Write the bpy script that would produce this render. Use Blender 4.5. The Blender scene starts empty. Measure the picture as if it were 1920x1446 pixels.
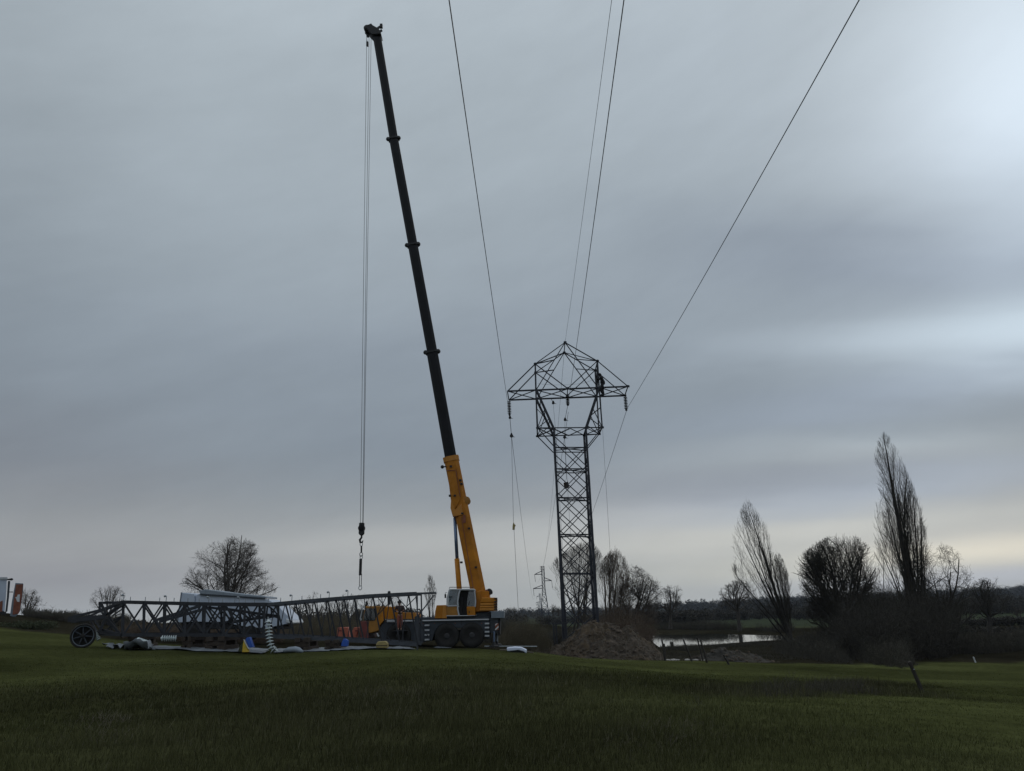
import bpy, bmesh, math, random
import numpy as np
from mathutils import Vector, Matrix
sc = bpy.context.scene
R_ = math.radians
# ------------------------------------------------------------------ camera
FPX = 1500.0; PITCH = R_(16.0); ROLL = R_(2.3); EYE = 1.6
F = np.array([0, math.cos(PITCH), math.sin(PITCH)])
U0 = np.array([0, -math.sin(PITCH), math.cos(PITCH)]); R0 = np.array([1., 0, 0])
UP = U0*math.cos(ROLL)+R0*math.sin(ROLL); RT = R0*math.cos(ROLL)-U0*math.sin(ROLL)
EP = np.array([0, 0, EYE])
cd = bpy.data.cameras.new('camera'); cam = bpy.data.objects.new('camera', cd)
sc.collection.objects.link(cam); sc.camera = cam
cd.sensor_width = 36; cd.lens = 36*FPX/1920; cd.clip_start = .1; cd.clip_end = 11000
m = Matrix(((RT[0], UP[0], -F[0], 0), (RT[1], UP[1], -F[1], 0), (RT[2], UP[2], -F[2], EYE), (0, 0, 0, 1)))
cam.matrix_world = m
sc.view_settings.view_transform = 'Standard'; sc.view_settings.look = 'None'
sc.view_settings.exposure = 0; sc.view_settings.gamma = 1; sc.view_settings.use_curve_mapping = False
sc.render.resolution_x = 1024; sc.render.resolution_y = 771
sc.cycles.max_bounces = 5; sc.cycles.diffuse_bounces = 2; sc.cycles.glossy_bounces = 2
sc.cycles.transparent_max_bounces = 12; sc.cycles.volume_bounces = 0

def ray(px, py):
    return F+(px-960)/FPX*RT-(py-723)/FPX*UP
def W(px, py, Y):
    d = ray(px, py); return EP+d*(Y/d[1])
def atz(px, py, z):
    d = ray(px, py); return EP+d*((z-EYE)/d[2])
def PX(v):
    v = np.asarray(v)-EP; c = v@F
    return 960+FPX*(v@RT)/c, 723-FPX*(v@UP)/c
def azel(px, py):
    d = ray(px, py); d = d/np.linalg.norm(d)
    return math.atan2(d[0], d[1]), math.asin(d[2])
def s2l(c):
    return tuple((x/255/12.92 if x/255 < .04045 else ((x/255+.055)/1.055)**2.4) for x in c)

# ------------------------------------------------------------------ world: overcast sky
SUN_AZ, SUN_EL = R_(36), R_(36)
world = bpy.data.worlds.new('World'); sc.world = world; world.use_nodes = True
nt = world.node_tree; nt.nodes.clear()
def N(t, **k):
    n = nt.nodes.new(t)
    for a, b in k.items(): setattr(n, a, b)
    return n
def M(op, a, b=None, c=None):
    n = N('ShaderNodeMath', operation=op)
    for i, v in enumerate((a, b, c)):
        if v is None: continue
        if isinstance(v, (int, float)): n.inputs[i].default_value = v
        else: nt.links.new(v, n.inputs[i])
    return n.outputs[0]
tc = N('ShaderNodeTexCoord')
sep = N('ShaderNodeSeparateXYZ'); nt.links.new(tc.outputs['Generated'], sep.inputs[0])
az0 = M('ARCTAN2', sep.outputs[0], sep.outputs[1])
el0 = M('ARCSINE', M('MINIMUM', M('MAXIMUM', sep.outputs[2], -.9999), .9999))
def noise(vec, scale, detail=3, rough=.5):
    n = N('ShaderNodeTexNoise'); n.inputs['Scale'].default_value = scale
    n.inputs['Detail'].default_value = detail; n.inputs['Roughness'].default_value = rough
    nt.links.new(vec, n.inputs['Vector']); return n.outputs['Fac']
# cloud-plane coordinates, flattening towards the horizon
den = M('ADD', M('MAXIMUM', sep.outputs[2], 0.0), .16)
cx = M('DIVIDE', sep.outputs[0], den); cy = M('DIVIDE', sep.outputs[1], den)
comb = N('ShaderNodeCombineXYZ'); nt.links.new(cx, comb.inputs[0]); nt.links.new(cy, comb.inputs[1])
mp = N('ShaderNodeMapping'); mp.inputs['Rotation'].default_value = (0, 0, R_(20)); mp.inputs['Scale'].default_value = (.45, 1.2, 1)
nt.links.new(comb.outputs[0], mp.inputs[0])
n1 = noise(mp.outputs[0], 1.3, 4, .5); n2 = noise(mp.outputs[0], 4.5, 3, .5)
az = M('ADD', az0, M('MULTIPLY', M('SUBTRACT', n1, .5), .16))
el = M('ADD', el0, M('MULTIPLY', M('SUBTRACT', n1, .5), M('ADD', M('MULTIPLY', M('MAXIMUM', el0, 0.0), .35), .012)))
ramp = N('ShaderNodeValToRGB'); cr = ramp.color_ramp; cr.interpolation = 'B_SPLINE'
stops = [(-10, (120, 122, 120)), (0.0, (176, 180, 181)), (1.9, (165, 170, 173)), (4.4, (163, 166, 168)), (7.4, (148, 154, 159)),
         (11.2, (135, 145, 155)), (17, (139, 150, 161)), (24.4, (152, 163, 173)), (32, (163, 174, 183)), (42, (171, 182, 191)), (60, (180, 190, 198)), (90, (182, 190, 198))]
while len(cr.elements) < len(stops): cr.elements.new(.5)
for e, (d, c) in zip(cr.elements, stops):
    e.position = (d+10)/100; k_ = s2l(c); e.color = (k_[0]*1.06, k_[1]*1.055, k_[2]*1.04, 1)
nt.links.new(M('DIVIDE', M('ADD', M('MULTIPLY', el, 180/math.pi), 10), 100), ramp.inputs[0])
# (px, py, half-width, half-height, slope, (r,g,b) gain)
blobs = [
 (2010, 170, 250, 260, 0, (.85, .85, .88)), (1980, 620, 270, 58, -.06, (.80, .82, .78)), (1700, 655, 320, 50, -.14, (.42, .41, .40)),
 (1650, 500, 380, 55, -.27, (-.17, -.16, -.12)), (1900, 500, 120, 60, .2, (.15, .15, .15)), (1740, 260, 260, 240, 0, (.20, .19, .19)),
 (1650, 745, 320, 34, .02, (.12, .13, .18)), (1650, 840, 260, 40, -.05, (.38, .38, .36)), (1450, 910, 420, 30, -.03, (-.06, -.05, .0)), (560, 640, 500, 60, -.10, (-.03, -.03, -.02)), (700, 780, 600, 60, -.12, (-.05, -.05, -.04)), (1240, 870, 160, 40, .12, (.10, .10, .10)), (1640, 925, 330, 30, .05, (.20, .24, .32)),
 (1500, 995, 480, 30, .02, (.50, .45, .35)), (1700, 1040, 420, 30, .0, (.22, .2, .16)), (1880, 1030, 280, 26, .03, (.75, .58, .34)), (1800, 1085, 260, 16, .02, (.12, .13, .22)),
 (1350, 1075, 300, 30, .02, (.12, .10, .05)), (900, 1000, 420, 24, .03, (.16, .15, .12)), (720, 1020, 300, 30, 0, (.04, .03, .03)),
 (40, 870, 300, 120, 0, (-.13, -.15, -.14)), (-80, 300, 260, 500, 0, (-.12, -.12, -.12)), (850, 870, 420, 70, .03, (-.07, -.06, -.04)),
 (1000, 580, 500, 90, .1, (-.04, -.04, -.03)), (400, 330, 300, 120, 0, (.03, .03, .03)), (1280, 130, 260, 200, 0, (.06, .06, .07)), (60, 1090, 260, 50, 0, (-.17, -.18, -.14)),
 (520, 1090, 300, 40, 0, (-.04, -.05, -.04)), (1230, 960, 200, 30, .05, (.1, .1, .13))]
cols = None
for (bx, by, hw, hh, sl, g) in blobs:
    a0, e0 = azel(bx, by)
    da = M('SUBTRACT', az, a0); de = M('SUBTRACT', M('SUBTRACT', el, e0), M('MULTIPLY', da, sl))
    q = M('ADD', M('POWER', M('DIVIDE', da, hw/FPX), 2.0), M('POWER', M('DIVIDE', de, hh/FPX), 2.0))
    G = M('EXPONENT', M('MULTIPLY', q, -1.0))
    v = N('ShaderNodeVectorMath', operation='SCALE'); v.inputs[0].default_value = g; nt.links.new(G, v.inputs['Scale'])
    if cols is None: cols = v.outputs[0]
    else:
        ad = N('ShaderNodeVectorMath', operation='ADD'); nt.links.new(cols, ad.inputs[0]); nt.links.new(v.outputs[0], ad.inputs[1]); cols = ad.outputs[0]
cb = N('ShaderNodeCombineXYZ'); nt.links.new(M('MULTIPLY', az0, 1.1), cb.inputs[0]); nt.links.new(M('MULTIPLY', M('SUBTRACT', el0, M('MULTIPLY', az0, .22)), 5.5), cb.inputs[1])
nb1 = noise(cb.outputs[0], 1.6, 5, .55)
cb2 = N('ShaderNodeCombineXYZ'); nt.links.new(M('MULTIPLY', az0, 2.0), cb2.inputs[0]); nt.links.new(M('MULTIPLY', M('SUBTRACT', el0, M('MULTIPLY', az0, .3)), 5.0), cb2.inputs[1])
nb2 = noise(cb2.outputs[0], 4.0, 6, .62)
streak = M('ADD', M('ADD', M('MULTIPLY', M('SUBTRACT', nb1, .5), .22), M('MULTIPLY', M('SUBTRACT', nb2, .5), .15)), M('MULTIPLY', M('SUBTRACT', n1, .5), .06))
one = N('ShaderNodeVectorMath', operation='ADD'); nt.links.new(cols, one.inputs[0])
cs = N('ShaderNodeCombineXYZ'); s1 = M('ADD', streak, 1.0)
for i in range(3): nt.links.new(s1, cs.inputs[i])
nt.links.new(cs.outputs[0], one.inputs[1])
mul = N('ShaderNodeVectorMath', operation='MULTIPLY'); nt.links.new(ramp.outputs[0], mul.inputs[0]); nt.links.new(one.outputs[0], mul.inputs[1])
sky = N('ShaderNodeTexSky', sky_type='NISHITA', sun_disc=False); sky.sun_elevation = SUN_EL; sky.sun_rotation = SUN_AZ
bgc = N('ShaderNodeBackground'); bgc.inputs[1].default_value = .97; nt.links.new(mul.outputs[0], bgc.inputs[0])
bgs = N('ShaderNodeBackground'); bgs.inputs[1].default_value = .0016; nt.links.new(sky.outputs[0], bgs.inputs[0])
ads = N('ShaderNodeAddShader'); nt.links.new(bgc.outputs[0], ads.inputs[0]); nt.links.new(bgs.outputs[0], ads.inputs[1])
wo = N('ShaderNodeOutputWorld'); nt.links.new(ads.outputs[0], wo.inputs[0])
# ------------------------------------------------------------------ sun (veiled)
sl = bpy.data.lights.new('sun', 'SUN'); sl.energy = .5; sl.angle = R_(30); sl.color = (1, .95, .88)
so = bpy.data.objects.new('sun', sl); sc.collection.objects.link(so)
sd = Vector((math.sin(SUN_AZ)*math.cos(SUN_EL), math.cos(SUN_AZ)*math.cos(SUN_EL), math.sin(SUN_EL)))
so.rotation_euler = (-sd).to_track_quat('-Z', 'Y').to_euler()

# ------------------------------------------------------------------ materials
def mat(name, col, rough=.7, metal=0, var=.25, scale=3.0, bump=0.0, attr=False, spec=.5, stretch=None, col2=None):
    mt = bpy.data.materials.new(name); mt.use_nodes = True; t = mt.node_tree; b = t.nodes['Principled BSDF']
    b.inputs['Roughness'].default_value = rough; b.inputs['Metallic'].default_value = metal
    b.inputs['Specular IOR Level'].default_value = spec
    tcn = t.nodes.new('ShaderNodeTexCoord'); vec = tcn.outputs['Object']
    if stretch:
        mpn = t.nodes.new('ShaderNodeMapping'); mpn.inputs['Scale'].default_value = stretch; t.links.new(vec, mpn.inputs[0]); vec = mpn.outputs[0]
    nn = t.nodes.new('ShaderNodeTexNoise'); nn.inputs['Scale'].default_value = scale; nn.inputs['Detail'].default_value = 6
    nn.inputs['Roughness'].default_value = .65; t.links.new(vec, nn.inputs['Vector'])
    mx = t.nodes.new('ShaderNodeMix'); mx.data_type = 'RGBA'
    rm = t.nodes.new('ShaderNodeMapRange'); rm.inputs[1].default_value = .3; rm.inputs[2].default_value = .7
    t.links.new(nn.outputs['Fac'], rm.inputs[0]); t.links.new(rm.outputs[0], mx.inputs[0])
    c2 = col2 if col2 else tuple(min(1, x*(1+var)) for x in col)
    mx.inputs[6].default_value = (*[x*(1-var) for x in col], 1); mx.inputs[7].default_value = (*c2, 1)
    out = mx.outputs[2]
    if attr:
        at = t.nodes.new('ShaderNodeAttribute'); at.attribute_name = 'Col'
        m2 = t.nodes.new('ShaderNodeMix'); m2.data_type = 'RGBA'; m2.blend_type = 'MULTIPLY'; m2.inputs[0].default_value = 1
        t.links.new(at.outputs['Color'], m2.inputs[6]); t.links.new(out, m2.inputs[7]); out = m2.outputs[2]
    t.links.new(out, b.inputs['Base Color'])
    if bump:
        bp = t.nodes.new('ShaderNodeBump'); bp.inputs['Strength'].default_value = min(1, bump); bp.inputs['Distance'].default_value = .05*bump
        t.links.new(nn.outputs['Fac'], bp.inputs['Height']); t.links.new(bp.outputs[0], b.inputs['Normal'])
    return mt
MT = {}
MT['yellow'] = mat('crane_paint', (.44, .155, .005), .5, 0, .30, 1.1, .15, col2=(.60, .225, .010), spec=.3)
MT['yellow2'] = mat('crane_paint_pale', (.50, .20, .02), .5, 0, .12, 2)
MT['yellow3'] = mat('crane_paint_dirty', (.36, .16, .022), .6, 0, .3, 1.6)
MT['boomblack'] = mat('boom_black', (.005, .005, .007), .42, 0, .5, 1.2, spec=.22)
MT['black'] = mat('black_parts', (.012, .012, .014), .6, 0, .3, 5)
MT['rubber'] = mat('rubber', (.016, .015, .014), .85, 0, .4, 6, .3)
MT['rim'] = mat('rim_dark', (.035, .035, .038), .6, .2, .4, 6)
MT['carrier'] = mat('carrier_grey', (.031, .038, .050), .55, 0, .35, 2.2)
MT['carrier_lt'] = mat('carrier_light', (.16, .19, .23), .55, 0, .2, 2.2)
MT['silver'] = mat('pale_aluminium', (.48, .5, .53), .45, .2, .12, 4)
MT['white'] = mat('white_paint', (.62, .65, .68), .5, 0, .12, 1.5)
MT['whitegrey'] = mat('tarpaulin_pale', (.50, .56, .67), .6, 0, .10, 1.2, .3)
MT['greytarp'] = mat('tarpaulin_grey', (.25, .29, .34), .65, 0, .2, 1.5, .4)
MT['sheet'] = mat('plastic_sheet', (.17, .19, .215), .45, 0, .45, 2, .5)
MT['steel'] = mat('tower_steel', (.028, .031, .042), .6, .3, .4, 3)
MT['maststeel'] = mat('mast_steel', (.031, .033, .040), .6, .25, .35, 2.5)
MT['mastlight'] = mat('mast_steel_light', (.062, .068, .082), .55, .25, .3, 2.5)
MT['gal'] = mat('galvanised', (.30, .33, .36), .5, .4, .25, 6)
MT['glassins'] = mat('insulator_glass', (.55, .62, .63), .15, 0, .15, 6, spec=.8)
MT['insdark'] = mat('insulator_brown', (.03, .03, .035), .3, 0, .3, 6)
MT['wire'] = mat('conductor', (.05, .055, .065), .6, .3, .2, 5)
MT['rope'] = mat('rope', (.12, .12, .12), .9, 0, .2, 5)
MT['bark'] = mat('bark', (.058, .05, .042), .95, 0, .45, 4, .5)
MT['bark_dk'] = mat('bark_dark', (.036, .032, .028), .95, 0, .45, 4, .5)
MT['bark_rd'] = mat('bark_reddish', (.10, .072, .05), .95, 0, .4, 3)
MT['twig'] = mat('twigs', (.072, .062, .052), .95, 0, .4, 3)
MT['twig_dk'] = mat('twigs_dark', (.045, .04, .032), .95, 0, .4, 3)
MT['thicket'] = mat('thicket', (.066, .06, .046), .95, 0, .4, 2)
MT['palebrush'] = mat('dry_brush', (.14, .12, .095), .95, 0, .4, 2)
MT['reed'] = mat('reeds', (.105, .088, .054), .9, 0, .4, 2)
MT['wood'] = mat('timber', (.05, .037, .028), .9, 0, .5, 6, .5, stretch=(1, 1, 6))
MT['postwood'] = mat('post_timber', (.032, .028, .024), .95, 0, .4, 8, .5)
MT['earth'] = mat('earth_heap', (.056, .042, .030), 1, 0, .5, 2.2, 1.0, attr=True)
MT['earth_grey'] = mat('earth_grey', (.027, .024, .019), 1, 0, .5, 3, 1.0, attr=True)
MT['earth_clod'] = mat('earth_clods', (.058, .042, .029), 1, 0, .6, 1.5)
MT['orange'] = mat('barrier_orange', (.46, .13, .08), .6, 0, .2, 3)
MT['rust'] = mat('rust_brown', (.22, .075, .045), .8, 0, .35, 3)
MT['redcab'] = mat('dark_red', (.17, .04, .035), .6, 0, .25, 3)
MT['blue'] = mat('blue_plastic', (.02, .09, .42), .4, 0, .15, 5)
MT['yel_bag'] = mat('yellow_bag', (.62, .42, .04), .6, 0, .2, 5)
MT['tan'] = mat('tan_box', (.34, .27, .11), .7, 0, .25, 5)
MT['bluewhite'] = mat('blue_white_sheet', (.68, .74, .90), .5, 0, .08, 3)
MT['skin'] = mat('skin', (.42, .25, .18), .6, 0, .1, 5)
MT['jacket'] = mat('dark_jacket', (.05, .03, .03), .9, 0, .3, 6)
MT['trousers'] = mat('red_trousers', (.27, .085, .06), .9, 0, .3, 6)
MT['cloth_silhouette'] = mat('black_cloth_silhouette', (.012, .012, .016), .9, 0, .3, 6)  # dark cloth, and the climber's skin painted as a silhouette
MT['chrome'] = mat('chrome_rod', (.13, .18, .28), .35, .5, .05, 3)
MT['ivy'] = mat('ivy_leaves', (.03, .04, .022), .8, 0, .4, 4)
MT['bushgreen'] = mat('bush_green', (.05, .06, .028), .9, 0, .4, 4)
MT['hill'] = mat('wood_far', (.05, .05, .045), 1, 0, .35, .02)
MT['pebble'] = mat('stones', (.42, .40, .37), .9, 0, .3, 4)
g = bpy.data.materials.new('window_glass'); g.use_nodes = True; t = g.node_tree; t.nodes.remove(t.nodes['Principled BSDF'])
tr = t.nodes.new('ShaderNodeBsdfTransparent'); tr.inputs[0].default_value = (.34, .40, .43, 1)
gl = t.nodes.new('ShaderNodeBsdfGlossy'); gl.inputs['Roughness'].default_value = .05; gl.inputs[0].default_value = (.9, .95, 1, 1)
fr = t.nodes.new('ShaderNodeFresnel'); fr.inputs[0].default_value = 1.6
ms = t.nodes.new('ShaderNodeMixShader'); ml = t.nodes.new('ShaderNodeMath'); ml.operation = 'MULTIPLY_ADD'; ml.inputs[1].default_value = 1.; ml.inputs[2].default_value = .05
t.links.new(fr.outputs[0], ml.inputs[0]); t.links.new(ml.outputs[0], ms.inputs[0]); t.links.new(tr.outputs[0], ms.inputs[1]); t.links.new(gl.outputs[0], ms.inputs[2])
t.links.new(ms.outputs[0], t.nodes['Material Output'].inputs[0]); MT['glass'] = g
g = bpy.data.materials.new('pond_water'); g.use_nodes = True; t = g.node_tree; b = t.nodes['Principled BSDF']
b.inputs['Base Color'].default_value = (.02, .022, .018, 1); b.inputs['Roughness'].default_value = .03; b.inputs['IOR'].default_value = 1.45
nn = t.nodes.new('ShaderNodeTexNoise'); nn.inputs['Scale'].default_value = 2.5; nn.inputs['Detail'].default_value = 4
tcn = t.nodes.new('ShaderNodeTexCoord'); t.links.new(tcn.outputs['Object'], nn.inputs['Vector'])
bp = t.nodes.new('ShaderNodeBump'); bp.inputs['Strength'].default_value = .02; bp.inputs['Distance'].default_value = .01
t.links.new(nn.outputs['Fac'], bp.inputs['Height']); t.links.new(bp.outputs[0], b.inputs['Normal']); MT['water'] = g

# ------------------------------------------------------------------ mesh helpers
def tag(o, label=None, cat=None, group=None, kind=None):
    if label: o['label'] = label
    if cat: o['category'] = cat
    if group: o['group'] = group
    if kind: o['kind'] = kind
    return o
def thing(name, label, cat, loc=(0, 0, 0), group=None):
    o = bpy.data.objects.new(name, None); o.empty_display_size = .3; sc.collection.objects.link(o)
    o.location = tuple(float(v) for v in loc); return tag(o, label, cat, group)
def mesh_obj(name, verts, faces, mt, parent=None, smooth=False, origin=None, colors=None):
    verts = np.asarray(verts, dtype=np.float64).reshape(-1, 3)
    org = np.zeros(3)
    if parent is not None:
        q = parent
        while q is not None: org = org+np.array(q.location); q = q.parent
    elif origin is not None: org = np.array(origin, dtype=float)
    me = bpy.data.meshes.new(name)
    v = verts-org
    if isinstance(faces, np.ndarray):
        k = faces.shape[1]; nf = len(faces)
        me.vertices.add(len(v)); me.vertices.foreach_set('co', v.ravel())
        me.loops.add(nf*k); me.loops.foreach_set('vertex_index', faces.ravel().astype(np.int32))
        me.polygons.add(nf); me.polygons.foreach_set('loop_start', np.arange(0, nf*k, k, dtype=np.int32))
        me.polygons.foreach_set('loop_total', np.full(nf, k, dtype=np.int32)); me.update(calc_edges=True)
    else:
        me.from_pydata([tuple(x) for x in v], [], [tuple(f) for f in faces]); me.update()
    if smooth: me.polygons.foreach_set('use_smooth', np.ones(len(me.polygons), dtype=bool))
    if colors is not None:
        ca = me.color_attributes.new('Col', 'FLOAT_COLOR', 'POINT')
        cc = np.ones((len(v), 4)); cc[:, :3] = colors; ca.data.foreach_set('color', cc.ravel())
    me.materials.append(mt)
    o = bpy.data.objects.new(name, me); sc.collection.objects.link(o)
    if parent is not None: o.parent = parent
    else: o.location = tuple(org)
    return o
def frames(D, ref=None):
    L = np.linalg.norm(D, axis=1, keepdims=True); L[L == 0] = 1e-9; d = D/L
    if ref is None: ref = np.array([0., 1, 0])
    rr = np.tile(np.asarray(ref, float), (len(d), 1))
    bad = np.abs((d*rr).sum(1)) > .95; rr[bad] = np.array([0.3, 0.1, .95])
    a = np.cross(d, rr); a /= np.linalg.norm(a, axis=1, keepdims=True); b = np.cross(a, d)
    return a, b
def extr(P0, P1, s0, s1, prof, caps=True, ref=None):
    """extrude a 2-D profile along every segment, all at once"""
    P0 = np.asarray(P0, float).reshape(-1, 3); P1 = np.asarray(P1, float).reshape(-1, 3); n = len(P0)
    s0 = np.broadcast_to(np.asarray(s0, float), n); s1 = np.broadcast_to(np.asarray(s1, float), n)
    a, b = frames(P1-P0, ref); k = len(prof); pr = np.asarray(prof, float)
    off = a[:, None, :]*pr[None, :, 0, None]+b[:, None, :]*pr[None, :, 1, None]
    V = np.concatenate([P0[:, None]+off*s0[:, None, None], P1[:, None]+off*s1[:, None, None]], 1).reshape(-1, 3)
    i = np.arange(k); j = (i+1) % k
    q = np.stack([i, j, j+k, i+k], 1); Fq = (q[None]+(np.arange(n)*2*k)[:, None, None]).reshape(-1, 4)
    return V, Fq
def ngon(n, r=1.0, ph=0.0):
    return [(r*math.cos(2*math.pi*i/n+ph), r*math.sin(2*math.pi*i/n+ph)) for i in range(n)]
TRI = ngon(3); QUAD = ngon(4, 1, math.pi/4)
LSEC = [(-.5, -.5), (.5, -.5), (.5, -.34), (-.34, -.34), (-.34, .5), (-.5, .5)]
class MB:
    def __init__(s): s.v = []; s.f = []; s.n = 0
    def add(s, V, Fc):
        V = np.asarray(V, float).reshape(-1, 3); s.v.append(V)
        for f in Fc: s.f.append(tuple(int(i)+s.n for i in f))
        s.n += len(V); return s
    def prism(s, pts, off):
        """planar outline pushed along the vector off"""
        pts = np.asarray(pts, float); k = len(pts); V = np.vstack([pts, pts+np.asarray(off, float)])
        Fc = [tuple(range(k)), tuple(range(2*k-1, k-1, -1))]+[(i, i+k, (i+1) % k+k, (i+1) % k) for i in range(k)]
        return s.add(V, Fc)
    def box(s, lo, hi):
        x0, y0, z0 = lo; x1, y1, z1 = hi
        return s.prism([(x0, y0, z0), (x1, y0, z0), (x1, y0, z1), (x0, y0, z1)], (0, y1-y0, 0))
    def bars(s, segs, w, prof=LSEC, ref=None):
        P0 = [a for a, b in segs]; P1 = [b for a, b in segs]
        V, Fq = extr(P0, P1, w, w, prof, ref=ref); k = len(prof); Fc = [tuple(f) for f in Fq]
        for i in range(len(segs)):
            o = i*2*k; Fc.append(tuple(range(o+k-1, o-1, -1))); Fc.append(tuple(range(o+k, o+2*k)))
        return s.add(V, Fc)
    def tube(s, pts, r, n=8, cap=True):
        pts = [np.asarray(p, float) for p in pts]; rr = [r]*len(pts) if isinstance(r, (int, float)) else list(r)
        D = np.array([pts[min(i+1, len(pts)-1)]-pts[max(i-1, 0)] for i in range(len(pts))]); a, b = frames(D)
        pr = np.array(ngon(n)); V = []
        for i, p in enumerate(pts): V.append(p+(a[i][None]*pr[:, 0:1]+b[i][None]*pr[:, 1:2])*rr[i])
        V = np.vstack(V); Fc = []
        for i in range(len(pts)-1):
            for j in range(n): Fc.append((i*n+j, i*n+(j+1) % n, (i+1)*n+(j+1) % n, (i+1)*n+j))
        if cap: Fc.append(tuple(range(n-1, -1, -1))); Fc.append(tuple(range((len(pts)-1)*n, len(pts)*n)))
        return s.add(V, Fc)
    def lathe(s, c, axis, prof, n=20):
        """prof: list of (radius, distance along the axis)"""
        c = np.asarray(c, float); ax = np.asarray(axis, float); ax /= np.linalg.norm(ax); a, b = frames(ax[None]); a, b = a[0], b[0]
        V = []; Fc = []
        for (r, h) in prof:
            for j in range(n):
                t = 2*math.pi*j/n; V.append(c+ax*h+(a*math.cos(t)+b*math.sin(t))*max(r, 1e-4))
        for i in range(len(prof)-1):
            for j in range(n): Fc.append((i*n+j, i*n+(j+1) % n, (i+1)*n+(j+1) % n, (i+1)*n+j))
        Fc.append(tuple(range(n-1, -1, -1))); Fc.append(tuple(range((len(prof)-1)*n, len(prof)*n)))
        return s.add(V, Fc)
    def sphere(s, c, r, n=10, sc3=(1, 1, 1)):
        pr = [(math.sin(math.pi*i/n), -math.cos(math.pi*i/n)) for i in range(n+1)]
        m0 = MB().lathe((0, 0, 0), (0, 0, 1), pr, 12); V = np.vstack(m0.v)*r*np.array(sc3)+np.asarray(c, float)
        return s.add(V, m0.f)
    def build(s, name, mt, parent=None, smooth=False, bevel=0, origin=None):
        o = mesh_obj(name, np.vstack(s.v), s.f, mt, parent, smooth, origin)
        bm = bmesh.new(); bm.from_mesh(o.data); bmesh.ops.recalc_face_normals(bm, faces=bm.faces)
        if bevel: bmesh.ops.bevel(bm, geom=[e for e in bm.edges], offset=bevel, segments=1, affect='EDGES', clamp_overlap=True)
        bm.to_mesh(o.data); bm.free(); return o
def pp(pts, Y, fn=lambda x, y: (x, y)):
    return [W(*fn(x, y), Y) for x, y in pts]

# ------------------------------------------------------------------ numpy value noise
_rs = np.random.RandomState(7); _tab = _rs.rand(256, 256)
def vnoise(x, y):
    x = np.asarray(x, float); y = np.asarray(y, float)
    xi = np.floor(x).astype(int); yi = np.floor(y).astype(int); fx = x-xi; fy = y-yi
    fx = fx*fx*(3-2*fx); fy = fy*fy*(3-2*fy)
    g = lambda i, j: _tab[i % 256, j % 256]
    return (g(xi, yi)*(1-fx)+g(xi+1, yi)*fx)*(1-fy)+(g(xi, yi+1)*(1-fx)+g(xi+1, yi+1)*fx)*fy
def fbm(x, y, o=4):
    s = 0; a = .5; t = 0
    for i in range(o): s = s+a*vnoise(x*2**i+17.3*i, y*2**i+5.1*i); t += a; a *= .5
    return s/t
def inpoly(x, y, poly):
    x = np.asarray(x); y = np.asarray(y); c = np.zeros(x.shape, bool); n = len(poly)
    for i in range(n):
        x1, y1 = poly[i]; x2, y2 = poly[(i+1) % n]
        hit = ((y1 > y) != (y2 > y)) & (x < (x2-x1)*(y-y1)/((y2-y1) if y2 != y1 else 1e-9)+x1); c ^= hit
    return c

# ------------------------------------------------------------------ terrain height
ZW = -2.25                                            # pond level
ctrl_px = [(20, 1178, 55), (155, 1214, 40), (300, 1217, 40), (500, 1223, 40), (700, 1217, 41), (800, 1216, 43), (836, 1214.5, 47), (885, 1215.5, 47),
           (930, 1219, 48), (1000, 1222, 48), (1090, 1237, 52), (1200, 1238, 52), (1300, 1240, 50), (1365, 1247, 46), (1480, 1243, 52), (1600, 1250, 50),
           (1730, 1298, 24), (1900, 1270, 42), (1900, 1235, 62), (1750, 1235, 62), (100, 1161, 75), (-60, 1147, 67), (12, 1149, 67), (45, 1154, 68), (-100, 1148, 62), (200, 1163, 75), (1900, 1200, 110), (1800, 1190, 120),
           (60, 1176, 62), (400, 1200, 60), (700, 1195, 62), (950, 1205, 60), (400, 1175, 120), (800, 1172, 120), (1000, 1170, 150)]
ctrl = [W(*a) for a in ctrl_px]
ctrl += [np.array(v, float) for v in [(13, 62, -2.0), (19, 64, -2.05), (25, 66, -2.1), (14, 72, -2.2), (22, 74, -2.2), (30, 80, -2.2), (20, 128, -2.0), (32, 130, -2.1), (44, 130, -2.3), (50, 110, -2.3), (14, 118, -2.0), (0, 0, 0), (0, 4, 0), (5, 3, -.15), (-5, 3, .1), (0, 10, 0), (4, 12, -.12), (8, 14, -.45), (-5, 12, .12), (-12, 18, .3), (0, 20, 0), (7, 28, -.75), (-8, 28, .2), (0, 32, -.1), (-25, 20, .7), (25, 15, -1.4),
         (40, 20, -2.2), (-40, 20, 1.2), (0, -20, 0), (60, 60, -3), (-60, 60, 3), (0, -200, 0), (300, -200, -2), (-300, -200, 2), (-120, 120, 3.2), (-60, 150, 1.2), (0, 200, -1.4), (60, 160, -3.1), (110, 160, -3.6), (200, 200, -4),
         (0, 400, -3.0), (200, 400, -4.5), (-200, 400, 0), (0, 900, -2.5), (500, 900, -4), (-500, 900, 0), (0, 1600, 0), (900, 1600, 2), (-900, 1600, 1), (0, 4000, 8), (2500, 4000, 12), (-2500, 4000, 8), (1500, 900, 0), (1500, 1800, 6)]]
ctrl = np.array(ctrl)
def uv(x, y):
    r = np.sqrt(x*x+y*y)+4.0; th = np.arctan2(x, y); L = np.log(r)
    w = np.minimum(1, (r-4)/12)
    return np.stack([np.sin(th)*1.6*w, np.cos(th)*1.6*w, L*.9], -1)
_cu = uv(ctrl[:, 0], ctrl[:, 1])
_D = np.linalg.norm(_cu[:, None]-_cu[None], axis=2); _A = _D+np.eye(len(ctrl))*-.004
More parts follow.
